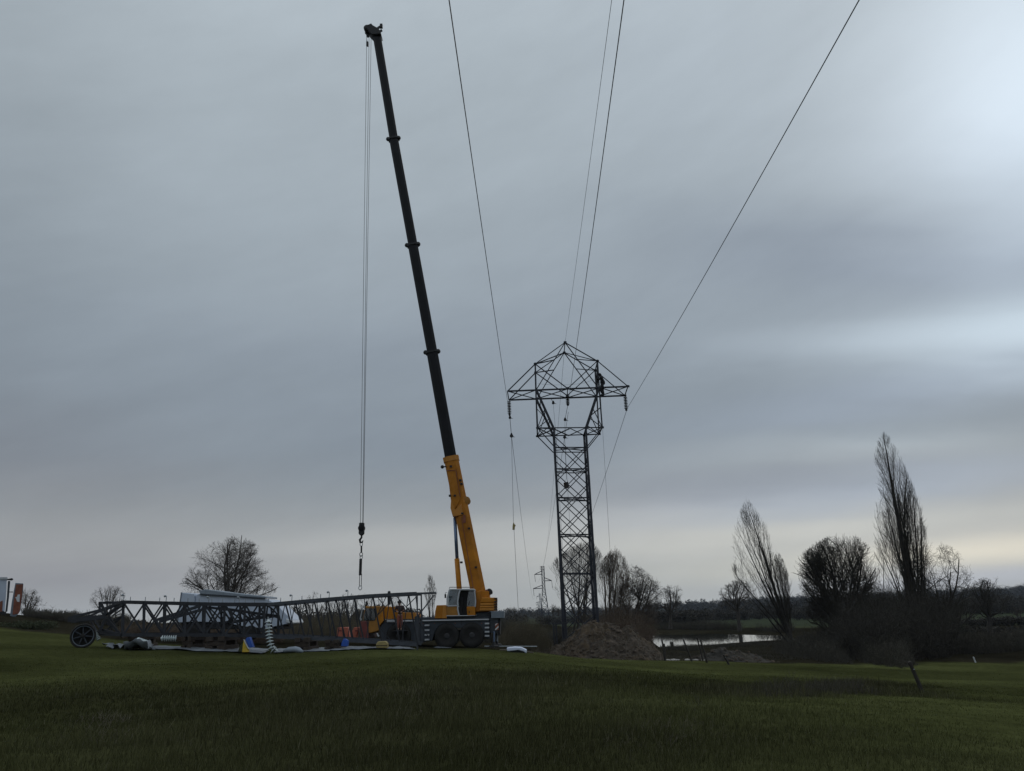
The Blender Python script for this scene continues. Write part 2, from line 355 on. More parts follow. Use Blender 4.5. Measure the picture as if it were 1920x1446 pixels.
_wt = np.linalg.solve(np.block([[_A, np.ones((len(ctrl), 1))], [np.ones((1, len(ctrl))), np.zeros((1, 1))]]), np.append(ctrl[:, 2], 0))
pond_px = [(1216, 1193), (1236, 1189.5), (1300, 1188), (1480, 1192), (1492, 1201), (1400, 1204), (1340, 1209), (1290, 1213), (1238, 1215), (1226, 1206)]
def atz2(px, py): p_ = atz(px, py, ZW); return (p_[0], p_[1])
POND = [atz2(*q) for q in pond_px]
def seg_dist(x, y, poly):
    d = np.full(np.shape(x), 1e9)
    for i in range(len(poly)):
        ax, ay = poly[i]; bx, by = poly[(i+1) % len(poly)]; dx, dy = bx-ax, by-ay
        t_ = np.clip(((x-ax)*dx+(y-ay)*dy)/(dx*dx+dy*dy), 0, 1); d = np.minimum(d, np.hypot(x-ax-t_*dx, y-ay-t_*dy))
    return d
def H(x, y, detail=True):
    x = np.atleast_1d(np.asarray(x, float)); y = np.atleast_1d(np.asarray(y, float)); sh = x.shape; x = x.ravel(); y = y.ravel()
    q = uv(x, y); z = np.full(len(x), _wt[-1])
    for i in range(len(ctrl)): z = z+_wt[i]*np.sqrt(((q-_cu[i])**2).sum(1))
    if detail:
        r = np.hypot(x, y)
        z = z+(fbm(x*.25, y*.25)-.5)*.22*np.clip(r/12, 0, 1)+(fbm(x*1.3+9, y*1.3)-.5)*.07
        z = z+(fbm(x*.008+3, y*.008)-.5)*np.clip((r-300)/500, 0, 1)*10
    near = (y > 40) & (y < 200) & (x > 0) & (x < 110)
    if near.any():
        xs, ys = x[near], y[near]; d = seg_dist(xs, ys, POND); ins = inpoly(xs, ys, POND)
        tgt = ZW+np.where(ins, -np.clip(d*.3, .0, .7)-.03, np.clip(d*.05, 0, .4)+.04*np.clip(d, 0, 1))
        w = np.where(ins, 1.0, np.clip(1.4-d/18, 0, 1)); w = w*w*(3-2*w)
        z[near] = z[near]*(1-w)+tgt*w
    return z.reshape(sh)
def h1(x, y): return float(H(x, y)[0])

# ------------------------------------------------------------------ ground sheet
th = np.concatenate([np.arange(-180, -42, 3.0), np.arange(-42, 42.01, .3), np.arange(45, 180.1, 3.0)])
rr = np.concatenate([[.4, 1.2, 2.2, 3.2, 4.5], np.geomspace(6, 160, 230), np.geomspace(165, 2900, 60)])
T_, RR = np.meshgrid(np.radians(th), rr, indexing='ij'); GX = RR*np.sin(T_); GY = RR*np.cos(T_); GZ = H(GX, GY)
nt_, nr_ = GX.shape; idx = np.arange(nt_*nr_).reshape(nt_, nr_)
quads = np.stack([idx[:-1, :-1], idx[1:, :-1], idx[1:, 1:], idx[:-1, 1:]], -1).reshape(-1, 4)
def wpoly(pxs, z=None):
    out = []
    for (a, b) in pxs:
        p_ = atz(a, b, 0 if z is None else z)
        for _ in range(6):
            zz = float(H(p_[0], p_[1], False)[0]); p_ = atz(a, b, min(zz, 1.3))
        out.append((p_[0], p_[1]))
    return out
ROUGH1 = wpoly([(-60, 1330), (120, 1300), (330, 1290), (640, 1272), (860, 1262), (1060, 1258), (1230, 1275), (1345, 1300), (1350, 1350), (1500, 1375), (1560, 1460), (1560, 1500), (-200, 1500)])
ROUGH2 = wpoly([(1325, 1290), (1500, 1279), (1660, 1277), (1700, 1290), (1705, 1306), (1600, 1313), (1470, 1318), (1350, 1306)])
def patch(x, y): return np.clip((.62+1.05*fbm(x*.13+2, y*.2+5, 3))*(1+.16*np.clip(x/12, -.6, 1)), .6, 1.7)
def rough_at(x, y):
    n = fbm(x*.35+3, y*.35+8)-.5; n2_ = fbm(x*1.1, y*1.1)-.5
    def soft(poly, k):
        d = seg_dist(x, y, poly); s = np.where(inpoly(x, y, poly), d, -d); return np.clip(.5+(s+n*5.0+n2_*2.5)/k, 0, 1)
    a = .72*soft(ROUGH1, 11.0); b_ = soft(ROUGH2, 3.0)
    return np.maximum(a, b_)
def ground_col(x, y, z):
    c = np.zeros((len(x), 3)); r = np.hypot(x, y)
    n = fbm(x*.22, y*.22, 5)[:, None]; nb = fbm(x*2.1+4, y*2.1)[:, None]
    grass = np.array([.058, .064, .024])*(.5+1.0*n)*(.85+.3*nb)*patch(x, y)[:, None]; c[:] = grass
    ro = rough_at(x, y)[:, None]; ro[r > 60] = 0; ro[y < 0] = 0
    c = c*(1-ro)+ro*np.array([.054, .052, .029])*(.5+1.0*n)
    # worksite mud and brown bank behind the mast, around crane and earth heaps
    fn_ = fbm(x*.4+11, y*.4)
    px = 960+FPX*x/np.maximum(y, 1)
    edge = np.interp(px, [-200, 150, 500, 800, 900, 1250, 1420, 1600, 1750, 2100], [59, 50, 43, 44, 46, 50, 50, 54, 56, 60])+(fn_-.5)*4
    w = np.clip((y-edge)/2.0, 0, 1)*np.clip((172-y)/20, 0, 1); w[y < 30] = 0; w = w[:, None]
    mud = np.array([.030, .027, .018])*(.5+1.0*n)*(.7+.6*nb)
    c = c*(1-w)+mud*w
    far = np.clip((y-150)/30, 0, 1)[:, None]
    fld = np.where(fbm(x*.006+2, y*.004+7)[:, None] > .5, 1, 0)
    fc = (np.array([.062, .074, .046])*fld+np.array([.074, .084, .058])*(1-fld))*(.8+.4*n); c = c*(1-far)+fc*far
    vf = np.clip((r-700)/400, 0, 1)[:, None]; c = c*(1-vf)+np.array([.06, .065, .055])*vf
    return c
gc = ground_col(GX.ravel(), GY.ravel(), GZ.ravel())
gm = mat('ground', (.95, .95, .95), 1, 0, .38, 3.5, .6, attr=True, spec=0)
ground = mesh_obj('ground', np.stack([GX.ravel(), GY.ravel(), GZ.ravel()], 1), quads[:, ::-1].copy(), gm, smooth=True, colors=gc)
tag(ground, kind='structure')
# pond water sheet
pc = np.mean(np.array(POND), 0); pv = [(pc[0], pc[1], ZW)]+[(pc[0]+(a-pc[0])*1.0, pc[1]+(b-pc[1])*1.0, ZW) for a, b in POND]
pw = mesh_obj('water', pv, [(0, i+1, (i+1) % len(POND)+1) for i in range(len(POND))], MT['water']); tag(pw, kind='structure')

# ------------------------------------------------------------------ grass (uncountable)
rs = np.random.RandomState(3)
def blades(n, r0, r1, az0_, az1_, fh, fw, fcol, mask=None):
    u = rs.rand(n); r = np.exp(np.log(r0)+u*(np.log(r1)-np.log(r0))); a = np.radians(az0_+rs.rand(n)*(az1_-az0_))
    x = r*np.sin(a); y = r*np.cos(a)
    ro = rough_at(x, y); keep = mask(x, y, ro) if mask else np.ones(n, bool)
    x, y, r, ro = x[keep], y[keep], r[keep], ro[keep]; n = len(x); z = H(x, y)
    clump = fbm(x*2.3, y*2.3, 3); h = fh(ro, clump, r)*(.45+.9*rs.rand(n)); w = fw(r)*(.6+.8*rs.rand(n))
    ang = rs.rand(n)*2*math.pi; lean = (rs.rand(n)*.7)*h; dx = np.cos(ang)*lean+.10*h; dy = np.sin(ang)*lean
    fa = rs.rand(n)*math.pi; ex = np.cos(fa)*w*.5; ey = np.sin(fa)*w*.5*.5
    base = np.stack([x, y, z-.02], 1); e = np.stack([ex, ey, 0*ex], 1)
    tip = base+np.stack([dx, dy, h], 1); mid = base+np.stack([dx*.35, dy*.35, h*.55], 1)
    V = np.stack([base-e, base+e, mid+e*.75, tip, mid-e*.75], 1).reshape(-1, 3)
    o = (np.arange(n)*5)[:, None]; Fc = np.concatenate([o+np.array([[0, 1, 2, 4]])], 0); Ft = o+np.array([[4, 2, 3, 3]])
    c = fcol(ro, clump, x, y, n)
    return V, np.arange(n), c
VV = []; CC = []; NB = 0
def gcol(ro, cl, x, y, n):
    ro = ro[:, None]; k = (.55+.9*cl)[:, None]*(.7+.6*rs.rand(n, 1))
    c = (np.array([.065, .071, .026])*(1-ro)+np.array([.064, .061, .034])*ro)*k*(.6+.9*fbm(x*.22, y*.22, 5)[:, None])*patch(x, y)[:, None]
    st = rs.rand(n) < (.006+.09*ro[:, 0]*(fbm(x*.5+40, y*.5) > .5)); c[st] = np.array([.16, .15, .10])*(.6+.6*rs.rand(st.sum(), 1)); return c
for args in [(230000, 8.0, 34, -40, 40, lambda ro, cl, r: (.028+.25*ro*cl*1.3+.03*cl), lambda r: .0045*np.clip(r/9, 1, 4)+.001),
             (70000, 30, 56, -40, 40, lambda ro, cl, r: .03+.15*ro*cl+.03*cl, lambda r: .014+0*r)]:
    n, r0, r1, a0, a1, fh, fw = args
    V, _, c = blades(n, r0, r1, a0, a1, fh, fw, gcol, (lambda x, y, ro: (y < 49) | (x > 8)) if r0 > 20 else None)
    VV.append(V); CC.append(np.repeat(c, 5, axis=0))
V = np.vstack(VV); n = len(V)//5; o = (np.arange(n)*5)[:, None]
me_f = np.concatenate([o+np.array([[0, 1, 2]]), o+np.array([[0, 2, 4]]), o+np.array([[4, 2, 3]])], 0)
gm2 = mat('grass_blades', (1, 1, 1), 1, 0, .15, 2, 0, attr=True, spec=0)
gr = mesh_obj('grass', V, me_f, gm2, colors=np.vstack(CC)); tag(gr, 'short green pasture grass with darker rough patches in front', 'grass', kind='stuff')

# ------------------------------------------------------------------ trees and brush
def vadd(a, b, k=1.0): return (a[0]+b[0]*k, a[1]+b[1]*k, a[2]+b[2]*k)
def vnorm(a):
    l = math.sqrt(a[0]*a[0]+a[1]*a[1]+a[2]*a[2]) or 1e-9; return (a[0]/l, a[1]/l, a[2]/l)
def perp(rng, d, ang, az_=None):
    a = vnorm((d[1]-d[2]*.3, -d[0]+.01, d[0]*.3+.02)); b = (d[1]*a[2]-d[2]*a[1], d[2]*a[0]-d[0]*a[2], d[0]*a[1]-d[1]*a[0])
    t_ = rng.random()*2*math.pi if az_ is None else az_; s_ = math.sin(ang); c_ = math.cos(ang)
    return vnorm(tuple(d[i]*c_+(a[i]*math.cos(t_)+b[i]*math.sin(t_))*s_ for i in range(3)))
def make_env(sil, Y):
    rows = []
    for (py, xl, xr) in sil:
        c = W((xl+xr)/2, py, Y); rows.append((c[2], c[0], (xr-xl)/2*Y/FPX))
    rows.sort(); zs = [r[0] for r in rows]; xs = [r[1] for r in rows]; hs = [r[2] for r in rows]
    def inside(p, k=1.0):
        if p[2] > zs[-1]+(k-1)*4: return False
        if p[2] < zs[0]: return abs(p[0]-xs[0]) < hs[0]*1.2
        j = 0
        while j < len(zs)-2 and p[2] > zs[j+1]: j += 1
        t_ = (p[2]-zs[j])/(zs[j+1]-zs[j]+1e-9); xc = xs[j]+(xs[j+1]-xs[j])*t_; h = max(.05, hs[j]+(hs[j+1]-hs[j])*t_)*k
        return ((p[0]-xc)/h)**2+((p[1]-Y)/(h*.95+.2))**2 < 1
    return inside, zs, xs, hs
OAK = dict(seg=[4, 7, 6, 4, 3], wob=[.05, .16, .22, .28, .3], trop=[.1, .06, .03, .03, .02], K=[11, 11, 9, 9], ang=[.95, .75, .75, .7], ratio=[1.15, .6, .5, .5], start=[.45, .15, .12, .1], rr=[.5, .45, .42, .5])
FAN = dict(seg=[12, 8, 6, 4, 3], wob=[.03, .06, .09, .12, .2], trop=[.0, .10, .12, .12, .1], K=[24, 10, 8, 5], ang=[.34, .36, .4, .5], ratio=[.5, .45, .45, .5], start=[.15, .12, .1, .1], rr=[.28, .4, .45, .5])
BUSH = dict(seg=[4, 7, 6, 4, 3], wob=[.05, .10, .14, .18, .2], trop=[.02, .05, .05, .05, .05], K=[20, 13, 10, 7], ang=[.95, .5, .5, .5], ratio=[1.3, .55, .5, .5], start=[.02, .2, .12, .1], rr=[.42, .42, .45, .55])
def reach(env, p, d, L):
    for i in range(1, 7):
        if not env(vadd(p, d, L*i/6)): return L*(i-.5)/6
    return L
def grow(rng, p, d, L, r, lvl, P, env, out, maxl, rmin):
    n = P['seg'][lvl]; step = L/n; wb = P['wob'][lvl]; tp = P['trop'][lvl]; k = P['K'][lvl] if lvl < len(P['K']) else 0
    ra = r; kk = k*P.get('dens', 1)
    for i in range(n):
        if lvl == 0 and 'aim' in P: d = vnorm(tuple(P['aim'][j]-p[j] for j in range(3))); step = math.dist(p, P['aim'])/(n-i)
        d = vnorm((d[0]+rng.gauss(0, wb), d[1]+rng.gauss(0, wb), d[2]+rng.gauss(0, wb)+tp))
        q = vadd(p, d, step*(.85+.3*rng.random())); rb = max(rmin, r*(1-(.95 if lvl == 0 else .82)*(i+1)/n))
        if lvl > 0 and not env(q, .9+.35*rng.random()): 
            break
        out.append((p, q, ra, rb, lvl)); p = q; ra = rb
        if lvl < maxl and (i+1)/n >= P['start'][lvl]:
            m_ = kk/n/(1-P['start'][lvl]+.1); m_ = int(m_)+(1 if rng.random() < m_-int(m_) else 0)
            for _ in range(m_):
                a = P['ang'][lvl]*(.65+.7*rng.random()); dc = perp(rng, d, a); L0 = L*P['ratio'][lvl]*(1-.45*i/n)*(.7+.6*rng.random()); L1 = reach(env, p, dc, L0)*(.85+.35*rng.random())
                grow(rng, p, dc, max(L1*(1.25 if P['seg'][0] == 12 else 1), (.5 if lvl >= 2 else .25)*L0), max(rmin, rb*P['rr'][lvl]*1.2*(.45+.55*L1/L0)), lvl+1, P, env, out, maxl, rmin)
def segs_mesh(name, segs, mt, parent=None, n=3, origin=None):
    P0 = np.array([s[0] for s in segs]); P1 = np.array([s[1] for s in segs]); r0 = np.array([s[2] for s in segs]); r1 = np.array([s[3] for s in segs])
    P1 = P1+(P1-P0)*.04
    V, Fq = extr(P0, P1, r0, r1, ngon(n)); return mesh_obj(name, V, Fq, mt, parent, smooth=n > 4, origin=origin)
def tree(name, label, base, Y, sil, P, seed, stems=1, r0=.3, rmin=0.0050, maxl=4, mt='bark', mtw='twig', group='bare winter trees', lean=None, spread=0.15, forkh=.3, dens=1.0, hfac=1.0, tips=None):
    rng = random.Random(seed); env, zs, xs, hs = make_env(sil, Y); P = dict(P); P['dens'] = dens
    b = W(base[0], base[1], Y); z0 = h1(b[0], Y)-.1; b = (b[0], Y, min(z0, b[2]) if z0 > b[2]-1.5 else b[2])
    root = thing(name, label, 'tree', b, group); out = []
    topz = zs[-1]; Ht = topz-b[2]
    if tips:                                         # several ascending main stems aimed at given points
        for (tx, ty, tr, dy) in tips:
            tp_ = W(tx, ty, Y); tgt = (tp_[0], Y+dy, tp_[2]); dd = (tgt[0]-b[0], tgt[1]-b[1], tgt[2]-b[2]); L = math.sqrt(sum(q*q for q in dd))
            P['aim'] = tgt; grow(rng, (b[0]+rng.uniform(-1, 1)*spread, b[1]+rng.uniform(-1, 1)*spread, b[2]), vnorm((dd[0]*.9, dd[1], dd[2])), L*.97, tr, 0, P, env, out, maxl, rmin)
    elif P['seg'][0] == 4:                           # trunk then limbs
        fz = b[2]+Ht*forkh; c = xs[len(xs)//2]; top = (xs[0]*.6+c*.4, Y, fz); n = 4; p = b
        for i in range(n):
            q = tuple(b[j]+(top[j]-b[j])*(i+1)/n+(rng.gauss(0, .04) if j < 2 else 0) for j in range(3))
            out.append((p, q, r0*(1.15-.09*i), r0*(1.15-.09*(i+1)), 0)); p = q
        out.append((p, vadd(p, (rng.gauss(0, .1), 0, 1), Ht*.12), r0*.75, r0*.5, 0))
        k = int(P['K'][0])
        for i in range(k):
            a = P['ang'][0]*(.15+.95*(i+.5)/k)*1.25; az_ = 2.4*i+rng.random()
            d = perp(rng, (0.0, 0.0, 1.0), a, az_); s_ = vadd(p, (0, 0, 1), rng.uniform(-.1, .08)*Ht)
            Lm = Ht*(1-forkh)*P['ratio'][0]*hfac*1.3; grow(rng, s_, d, min(Lm, reach(env, s_, vnorm((d[0], d[1], d[2]+.25)), Lm)*1.12), r0*.52*(1.1-.5*i/k), 1, P, env, out, maxl, rmin)
    else:
        for i in range(stems):
            off = (rng.gauss(0, spread), rng.gauss(0, spread)); d = vnorm(((xs[-1]-b[0]) * (.8+.4*rng.random())+off[0]*4, off[1]*4, Ht))
            grow(rng, (b[0]+off[0], b[1]+off[1], b[2]), d, Ht*1.02, r0*(1 if i == 0 else .6), 0, P, env, out, maxl, rmin)
    tk = [s for s in out if s[4] == 0]; mid = [s for s in out if s[4] in (1,)]; tw = [s for s in out if s[4] >= 2]
    segs_mesh('trunk', tk, MT[mt], root, 8)
    cr_ = mid+tw
    if cr_:
        P0 = np.array([s[0] for s in cr_]); P1 = np.array([s[1] for s in cr_]); ra = np.array([s[2] for s in cr_]); rb = np.array([s[3] for s in cr_])
        V, Fq = extr(P0, P1+(P1-P0)*.04, ra, rb, TRI); mesh_obj('crown', V, Fq, MT[mtw], root)
    return root
def yarea(l): return [(W(a, 1190, b)[0], b) for a, b in l]
def brush(name, label, area, n, hgt, mt, lean=(0, 0), curve=.3, r=.012, twigs=4, seed=1, cat='brush', px=True, kind='stuff', hfun=None, sub=.35, soft=0):
    q = np.random.RandomState(seed); P = np.array(yarea(area[1]) if area[0] == 'Y' else wpoly(area)); lo = P.min(0); hi = P.max(0)
    X = lo[0]+q.rand(n*6)*(hi[0]-lo[0]); Yq = lo[1]+q.rand(n*6)*(hi[1]-lo[1]); k = inpoly(X, Yq, [tuple(v) for v in P]); X = X[k][:n]; Yq = Yq[k][:n]; n = len(X)
    cl = fbm(X*.7+seed, Yq*.7, 3); k = cl > .30; X, Yq, cl = X[k], Yq[k], cl[k]; n = len(X)
    Z = H(X, Yq)-.05; L = hgt*(.35+.8*q.rand(n))*(.2+1.6*cl)
    if soft: L = L*np.clip(seg_dist(X, Yq, [tuple(v) for v in P])/soft, .12, 1)
    if hfun is not None: L = L*hfun(X, Yq)
    ang = q.rand(n)*2*math.pi; ln = q.rand(n)*curve
    d = np.stack([np.cos(ang)*ln+lean[0], np.sin(ang)*ln+lean[1], np.ones(n)], 1); d /= np.linalg.norm(d, axis=1, keepdims=True)
    p = np.stack([X, Yq, Z], 1); S0 = []; S1 = []; A = []; B = []; pts = [p]
    for i in range(3):
        d2 = d+np.stack([np.cos(ang), np.sin(ang), -np.ones(n)*.3], 1)*(curve*.35*i)+q.randn(n, 3)*.07; d2 /= np.linalg.norm(d2, axis=1, keepdims=True)
        p2 = p+d2*(L/3)[:, None]; S0.append(p); S1.append(p2); A.append(np.full(n, r*(1-.3*i))); B.append(np.full(n, r*(.7-.25*i))); p = p2; pts.append(p)
    for t_ in range(twigs):
        j = q.rand(n)*2.6+.3; ji = j.astype(int); fr_ = (j-ji)[:, None]; pa = np.choose(ji[:, None], pts[:3])*(1-fr_)+np.choose(ji[:, None], pts[1:4])*fr_
        dd = q.randn(n, 3)*.6+np.array([lean[0], lean[1], .55]); dd /= np.linalg.norm(dd, axis=1, keepdims=True)
        e = pa+dd*(L*sub*(.4+.8*q.rand(n)))[:, None]; S0.append(pa); S1.append(e); A.append(np.full(n, r*.55)); B.append(np.full(n, r*.25))
    V, Fq = extr(np.vstack(S0), np.vstack(S1), np.concatenate(A), np.concatenate(B), TRI)
    c = V.mean(0); o = mesh_obj(name, V, Fq, MT[mt], origin=(c[0], c[1], c[2]-hgt*.4)); tag(o, label, cat if kind != 'stuff' else cat, kind=kind); return o
def leafmass(name, rows, mt, origin, label, cat, size=.25, seed=1, kind=None, group=None, parent=None):
    """clumps of small ragged faces; rows: (cx,cy,cz,rx,ry,rz,n)"""
    q = np.random.RandomState(seed); VS = []
    for (cx_, cy_, cz_, rx, ry, rz, n) in rows:
        u = q.randn(n, 3); u /= np.linalg.norm(u, axis=1, keepdims=True); rad = q.rand(n, 1)**.45; c = u*rad*np.array([rx, ry, rz])+np.array([cx_, cy_, cz_])
        s_ = size*(.4+1.0*q.rand(n, 1)); a = q.randn(n, 3); a /= np.linalg.norm(a, axis=1, keepdims=True); b = np.cross(a, q.randn(n, 3)); b /= np.linalg.norm(b, axis=1, keepdims=True)
        VS.append(np.stack([c-a*s_, c+b*s_*.5, c+a*s_*.8], 1).reshape(-1, 3))
    V = np.vstack(VS); Fc = np.arange(len(V)).reshape(-1, 3); o = mesh_obj(name, V, Fc, MT[mt], parent, origin=origin)
    if parent is None: tag(o, label, cat, group, kind)
    return o

FARM = MT
# --- trees, left to right
tree('bare_tree', 'small bare tree beside the rust brown panel at the far left', (47, 1152), 85, [(1150, 40, 60), (1135, 30, 86), (1118, 30, 76), (1103, 38, 62)], OAK, 11, r0=.14, dens=.75, forkh=.15, rmin=0.0043)
tree('bare_tree', 'bare tree with several thin stems behind the left end of the lying lattice mast', (205, 1150), 100, [(1150, 185, 225), (1135, 168, 240), (1115, 170, 234), (1098, 185, 222)], OAK, 12, r0=.18, dens=.75, forkh=.12, rmin=0.0050)
tree('oak_tree', 'big round bare tree rising behind the pale covered trailer', (432, 1176), 105, [(1160, 400, 470), (1128, 365, 512), (1110, 348, 514), (1085, 344, 513), (1060, 360, 490), (1040, 366, 488), (1020, 385, 476), (1008, 412, 458)], OAK, 21, r0=.42, dens=1.2, forkh=.2, rmin=0.0072, hfac=1.15, mt='bark_dk')
for i, (x, top, w, s_) in enumerate([(563, 1124, 40, 31), (590, 1106, 36, 32), (622, 1118, 44, 33), (652, 1110, 44, 34), (682, 1112, 46, 35), (716, 1122, 34, 36), (742, 1116, 30, 37)]):
    tree('bare_tree', ['low bare tree just right of the pale trailer, behind the mast', 'bare tree with an upright tuft on top behind the rising part of the mast', 'bare scrubby tree behind the fifth mast panel, left of the orange barriers', 'bare tree standing behind the orange barriers with its top above the mast',
         'bare tree behind the crane truck driver cab', 'faint bare tree above the yellow roof of the crane truck', 'small faint bare tree behind the person in red trousers'][i],
         (x, 1168), 95+6*(i % 3), [(1165, x-w*.3, x+w*.3), (1145, x-w*.55, x+w*.55), (1128, x-w*.5, x+w*.45), (top, x-w*.15, x+w*.15)], OAK, s_, r0=.14, dens=.62, forkh=.12, rmin=0.0058)
tree('poplar_tree', 'slim upright bare poplar between the mast end and the yellow crane cab', (807, 1165), 110, [(1165, 800, 814), (1140, 794, 820), (1105, 795, 819), (1078, 802, 810)], FAN, 41, r0=.09, spread=.3, dens=.34, rmin=0.0095, tips=[(806, 1079, .10, 0), (801, 1090, .07, .5), (811, 1088, .07, -.5), (797, 1110, .06, 0), (816, 1108, .06, .3)])
tree('willow_tree', 'bare fan shaped tree seen through the base of the standing pylon', (1085, 1185), 84, [(1185, 1070, 1105), (1150, 1050, 1120), (1110, 1030, 1132), (1070, 1022, 1135), (1040, 1045, 1128), (1018, 1085, 1112)], FAN, 42, r0=.16, dens=.55, spread=.7, rmin=0.0058,
     tips=[(1040, 1050, .12, -1), (1062, 1035, .13, 1), (1088, 1022, .14, 0), (1108, 1020, .14, 1), (1124, 1040, .12, -1), (1100, 1030, .1, -2)])
tree('willow_tree', 'dense brownish bare tree just right of the standing pylon', (1150, 1185), 86, [(1185, 1135, 1165), (1150, 1128, 1180), (1110, 1122, 1184), (1070, 1122, 1180), (1048, 1130, 1172), (1030, 1146, 1160)], FAN, 43, r0=.16, dens=.62, spread=.6, rmin=0.0058, mtw='bark_rd',
     tips=[(1132, 1045, .14, 0), (1146, 1036, .14, 1), (1158, 1040, .13, -1), (1172, 1062, .12, 0), (1180, 1090, .1, 1)])
tree('oak_tree', 'wide bare tree with spreading limbs behind the right side of the earth heap', (1186, 1188), 90, [(1180, 1165, 1210), (1155, 1148, 1236), (1120, 1142, 1246), (1095, 1146, 1236), (1072, 1160, 1212), (1060, 1172, 1196)], OAK, 44, r0=.24, dens=1.25, forkh=.16, rmin=0.0065, hfac=1.5)
tree('forked_tree', 'thin forked bare tree on the left end of the pond bank', (1257, 1180), 125, [(1180, 1252, 1262), (1155, 1246, 1272), (1130, 1234, 1284), (1112, 1236, 1284), (1098, 1244, 1278)], OAK, 45, r0=.24, dens=.7, forkh=.36, rmin=0.0079)
tree('oak_tree', 'round topped bare tree on a straight trunk behind the pond', (1386, 1178), 125, [(1178, 1382, 1390), (1142, 1366, 1408), (1125, 1352, 1420), (1106, 1348, 1418), (1094, 1360, 1403), (1087, 1376, 1390)], OAK, 46, r0=.28, dens=.85, forkh=.42, rmin=0.0072, hfac=1.1)
tree('poplar_tree', 'leaning fan shaped poplar with bare branches at the right end of the pond', (1486, 1196), 78, [(1196, 1470, 1500), (1165, 1430, 1490), (1130, 1400, 1484), (1100, 1384, 1480), (1070, 1374, 1468), (1035, 1374, 1448), (1000, 1374, 1440), (970, 1382, 1426), (942, 1394, 1408)], FAN, 47, r0=.24, dens=.44, spread=.35, rmin=0.0050, mt='bark_dk', mtw='twig_dk',
     tips=[(1400, 940, .19, 0), (1418, 972, .16, .8), (1382, 1000, .14, -.8), (1436, 1020, .15, -.5), (1376, 1070, .12, .6), (1398, 975, .12, 1), (1388, 1100, .1, -.6)])
tree('poplar_tree', 'small slender bare poplar just right of the leaning fan poplar', (1480, 1188), 82, [(1188, 1470, 1488), (1130, 1452, 1484), (1090, 1450, 1480), (1060, 1450, 1472), (1034, 1454, 1462)], FAN, 48, stems=3, r0=.12, dens=.55, spread=.25, rmin=0.0050, mtw='twig_dk', tips=[(1456, 1036, .09, 0), (1464, 1060, .08, .4), (1474, 1090, .08, -.4)])
tree('round_tree', 'dense dark ball shaped bare tree left of the tallest poplar', (1578, 1200), 72, [(1190, 1555, 1600), (1165, 1520, 1635), (1130, 1500, 1642), (1090, 1497, 1642), (1055, 1502, 1640), (1030, 1514, 1628), (1010, 1540, 1606), (1002, 1560, 1585)], BUSH, 49, r0=.30, dens=1.2, forkh=.13, rmin=0.0072, mt='bark_dk', mtw='twig_dk', hfac=1.1)
tree('slender_tree', 'thin bare tree between the ball shaped tree and the tall poplar', (1655, 1200), 72, [(1200, 1640, 1670), (1130, 1630, 1676), (1080, 1634, 1668), (1040, 1636, 1660), (1004, 1640, 1652)], FAN, 50, stems=4, r0=.10, dens=.55, spread=.5, rmin=0.0050, mtw='twig_dk')
tree('poplar_tree', 'tallest bare poplar leaning left above the dark thicket', (1728, 1215), 70, [(1215, 1712, 1745), (1140, 1684, 1752), (1080, 1656, 1746), (1040, 1646, 1738), (1000, 1642, 1732), (960, 1644, 1724), (930, 1650, 1714), (890, 1646, 1700), (850, 1641, 1683), (825, 1645, 1669), (812, 1653, 1661)], FAN, 51, r0=.42, dens=.58, spread=.4, rmin=0.0043, mt='bark_dk', mtw='twig_dk',
     tips=[(1656, 818, .40, 0), (1684, 885, .22, .8), (1720, 960, .2, -.6), (1650, 930, .17, -.8), (1736, 1010, .17, .5), (1700, 910, .16, -1), (1644, 1000, .12, .6), (1672, 850, .15, 1)])
tree('spreading_tree', 'sparse bare tree reaching out to the right of the tallest poplar', (1742, 1200), 73, [(1200, 1725, 1765), (1160, 1705, 1800), (1130, 1700, 1818), (1095, 1702, 1820), (1060, 1710, 1808), (1035, 1720, 1790), (1018, 1735, 1765)], OAK, 52, r0=.26, dens=.9, forkh=.2, rmin=0.0058, mtw='twig_dk', hfac=1.1)
t_ = tree('ivy_clad_tree', 'dark low tree with ivy on its trunk behind the right hedge', (1797, 1198), 105, [(1196, 1790, 1804), (1160, 1774, 1828), (1135, 1768, 1836), (1115, 1785, 1822)], OAK, 53, r0=.3, dens=.8, forkh=.35, rmin=0.0086, mt='bark_dk', mtw='twig_dk')
tr0 = np.array(t_.location); leafmass('ivy', [(tr0[0]+.2, tr0[1]-.2, tr0[2]+1.1, .75, .6, 1.1, 900), (tr0[0]+.1, tr0[1], tr0[2]+2.6, .5, .5, .9, 400)], 'ivy', None, None, None, .10, 4, parent=t_)
tree('oak_tree', 'bare double crowned tree standing alone in front of the far right hills', (1857, 1198), 110, [(1196, 1850, 1862), (1160, 1838, 1874), (1130, 1822, 1888), (1108, 1820, 1890), (1090, 1826, 1884), (1081, 1842, 1870)], OAK, 54, r0=.34, dens=.85, forkh=.36, rmin=0.0079, mt='bark_dk', mtw='twig_dk', hfac=1.1)
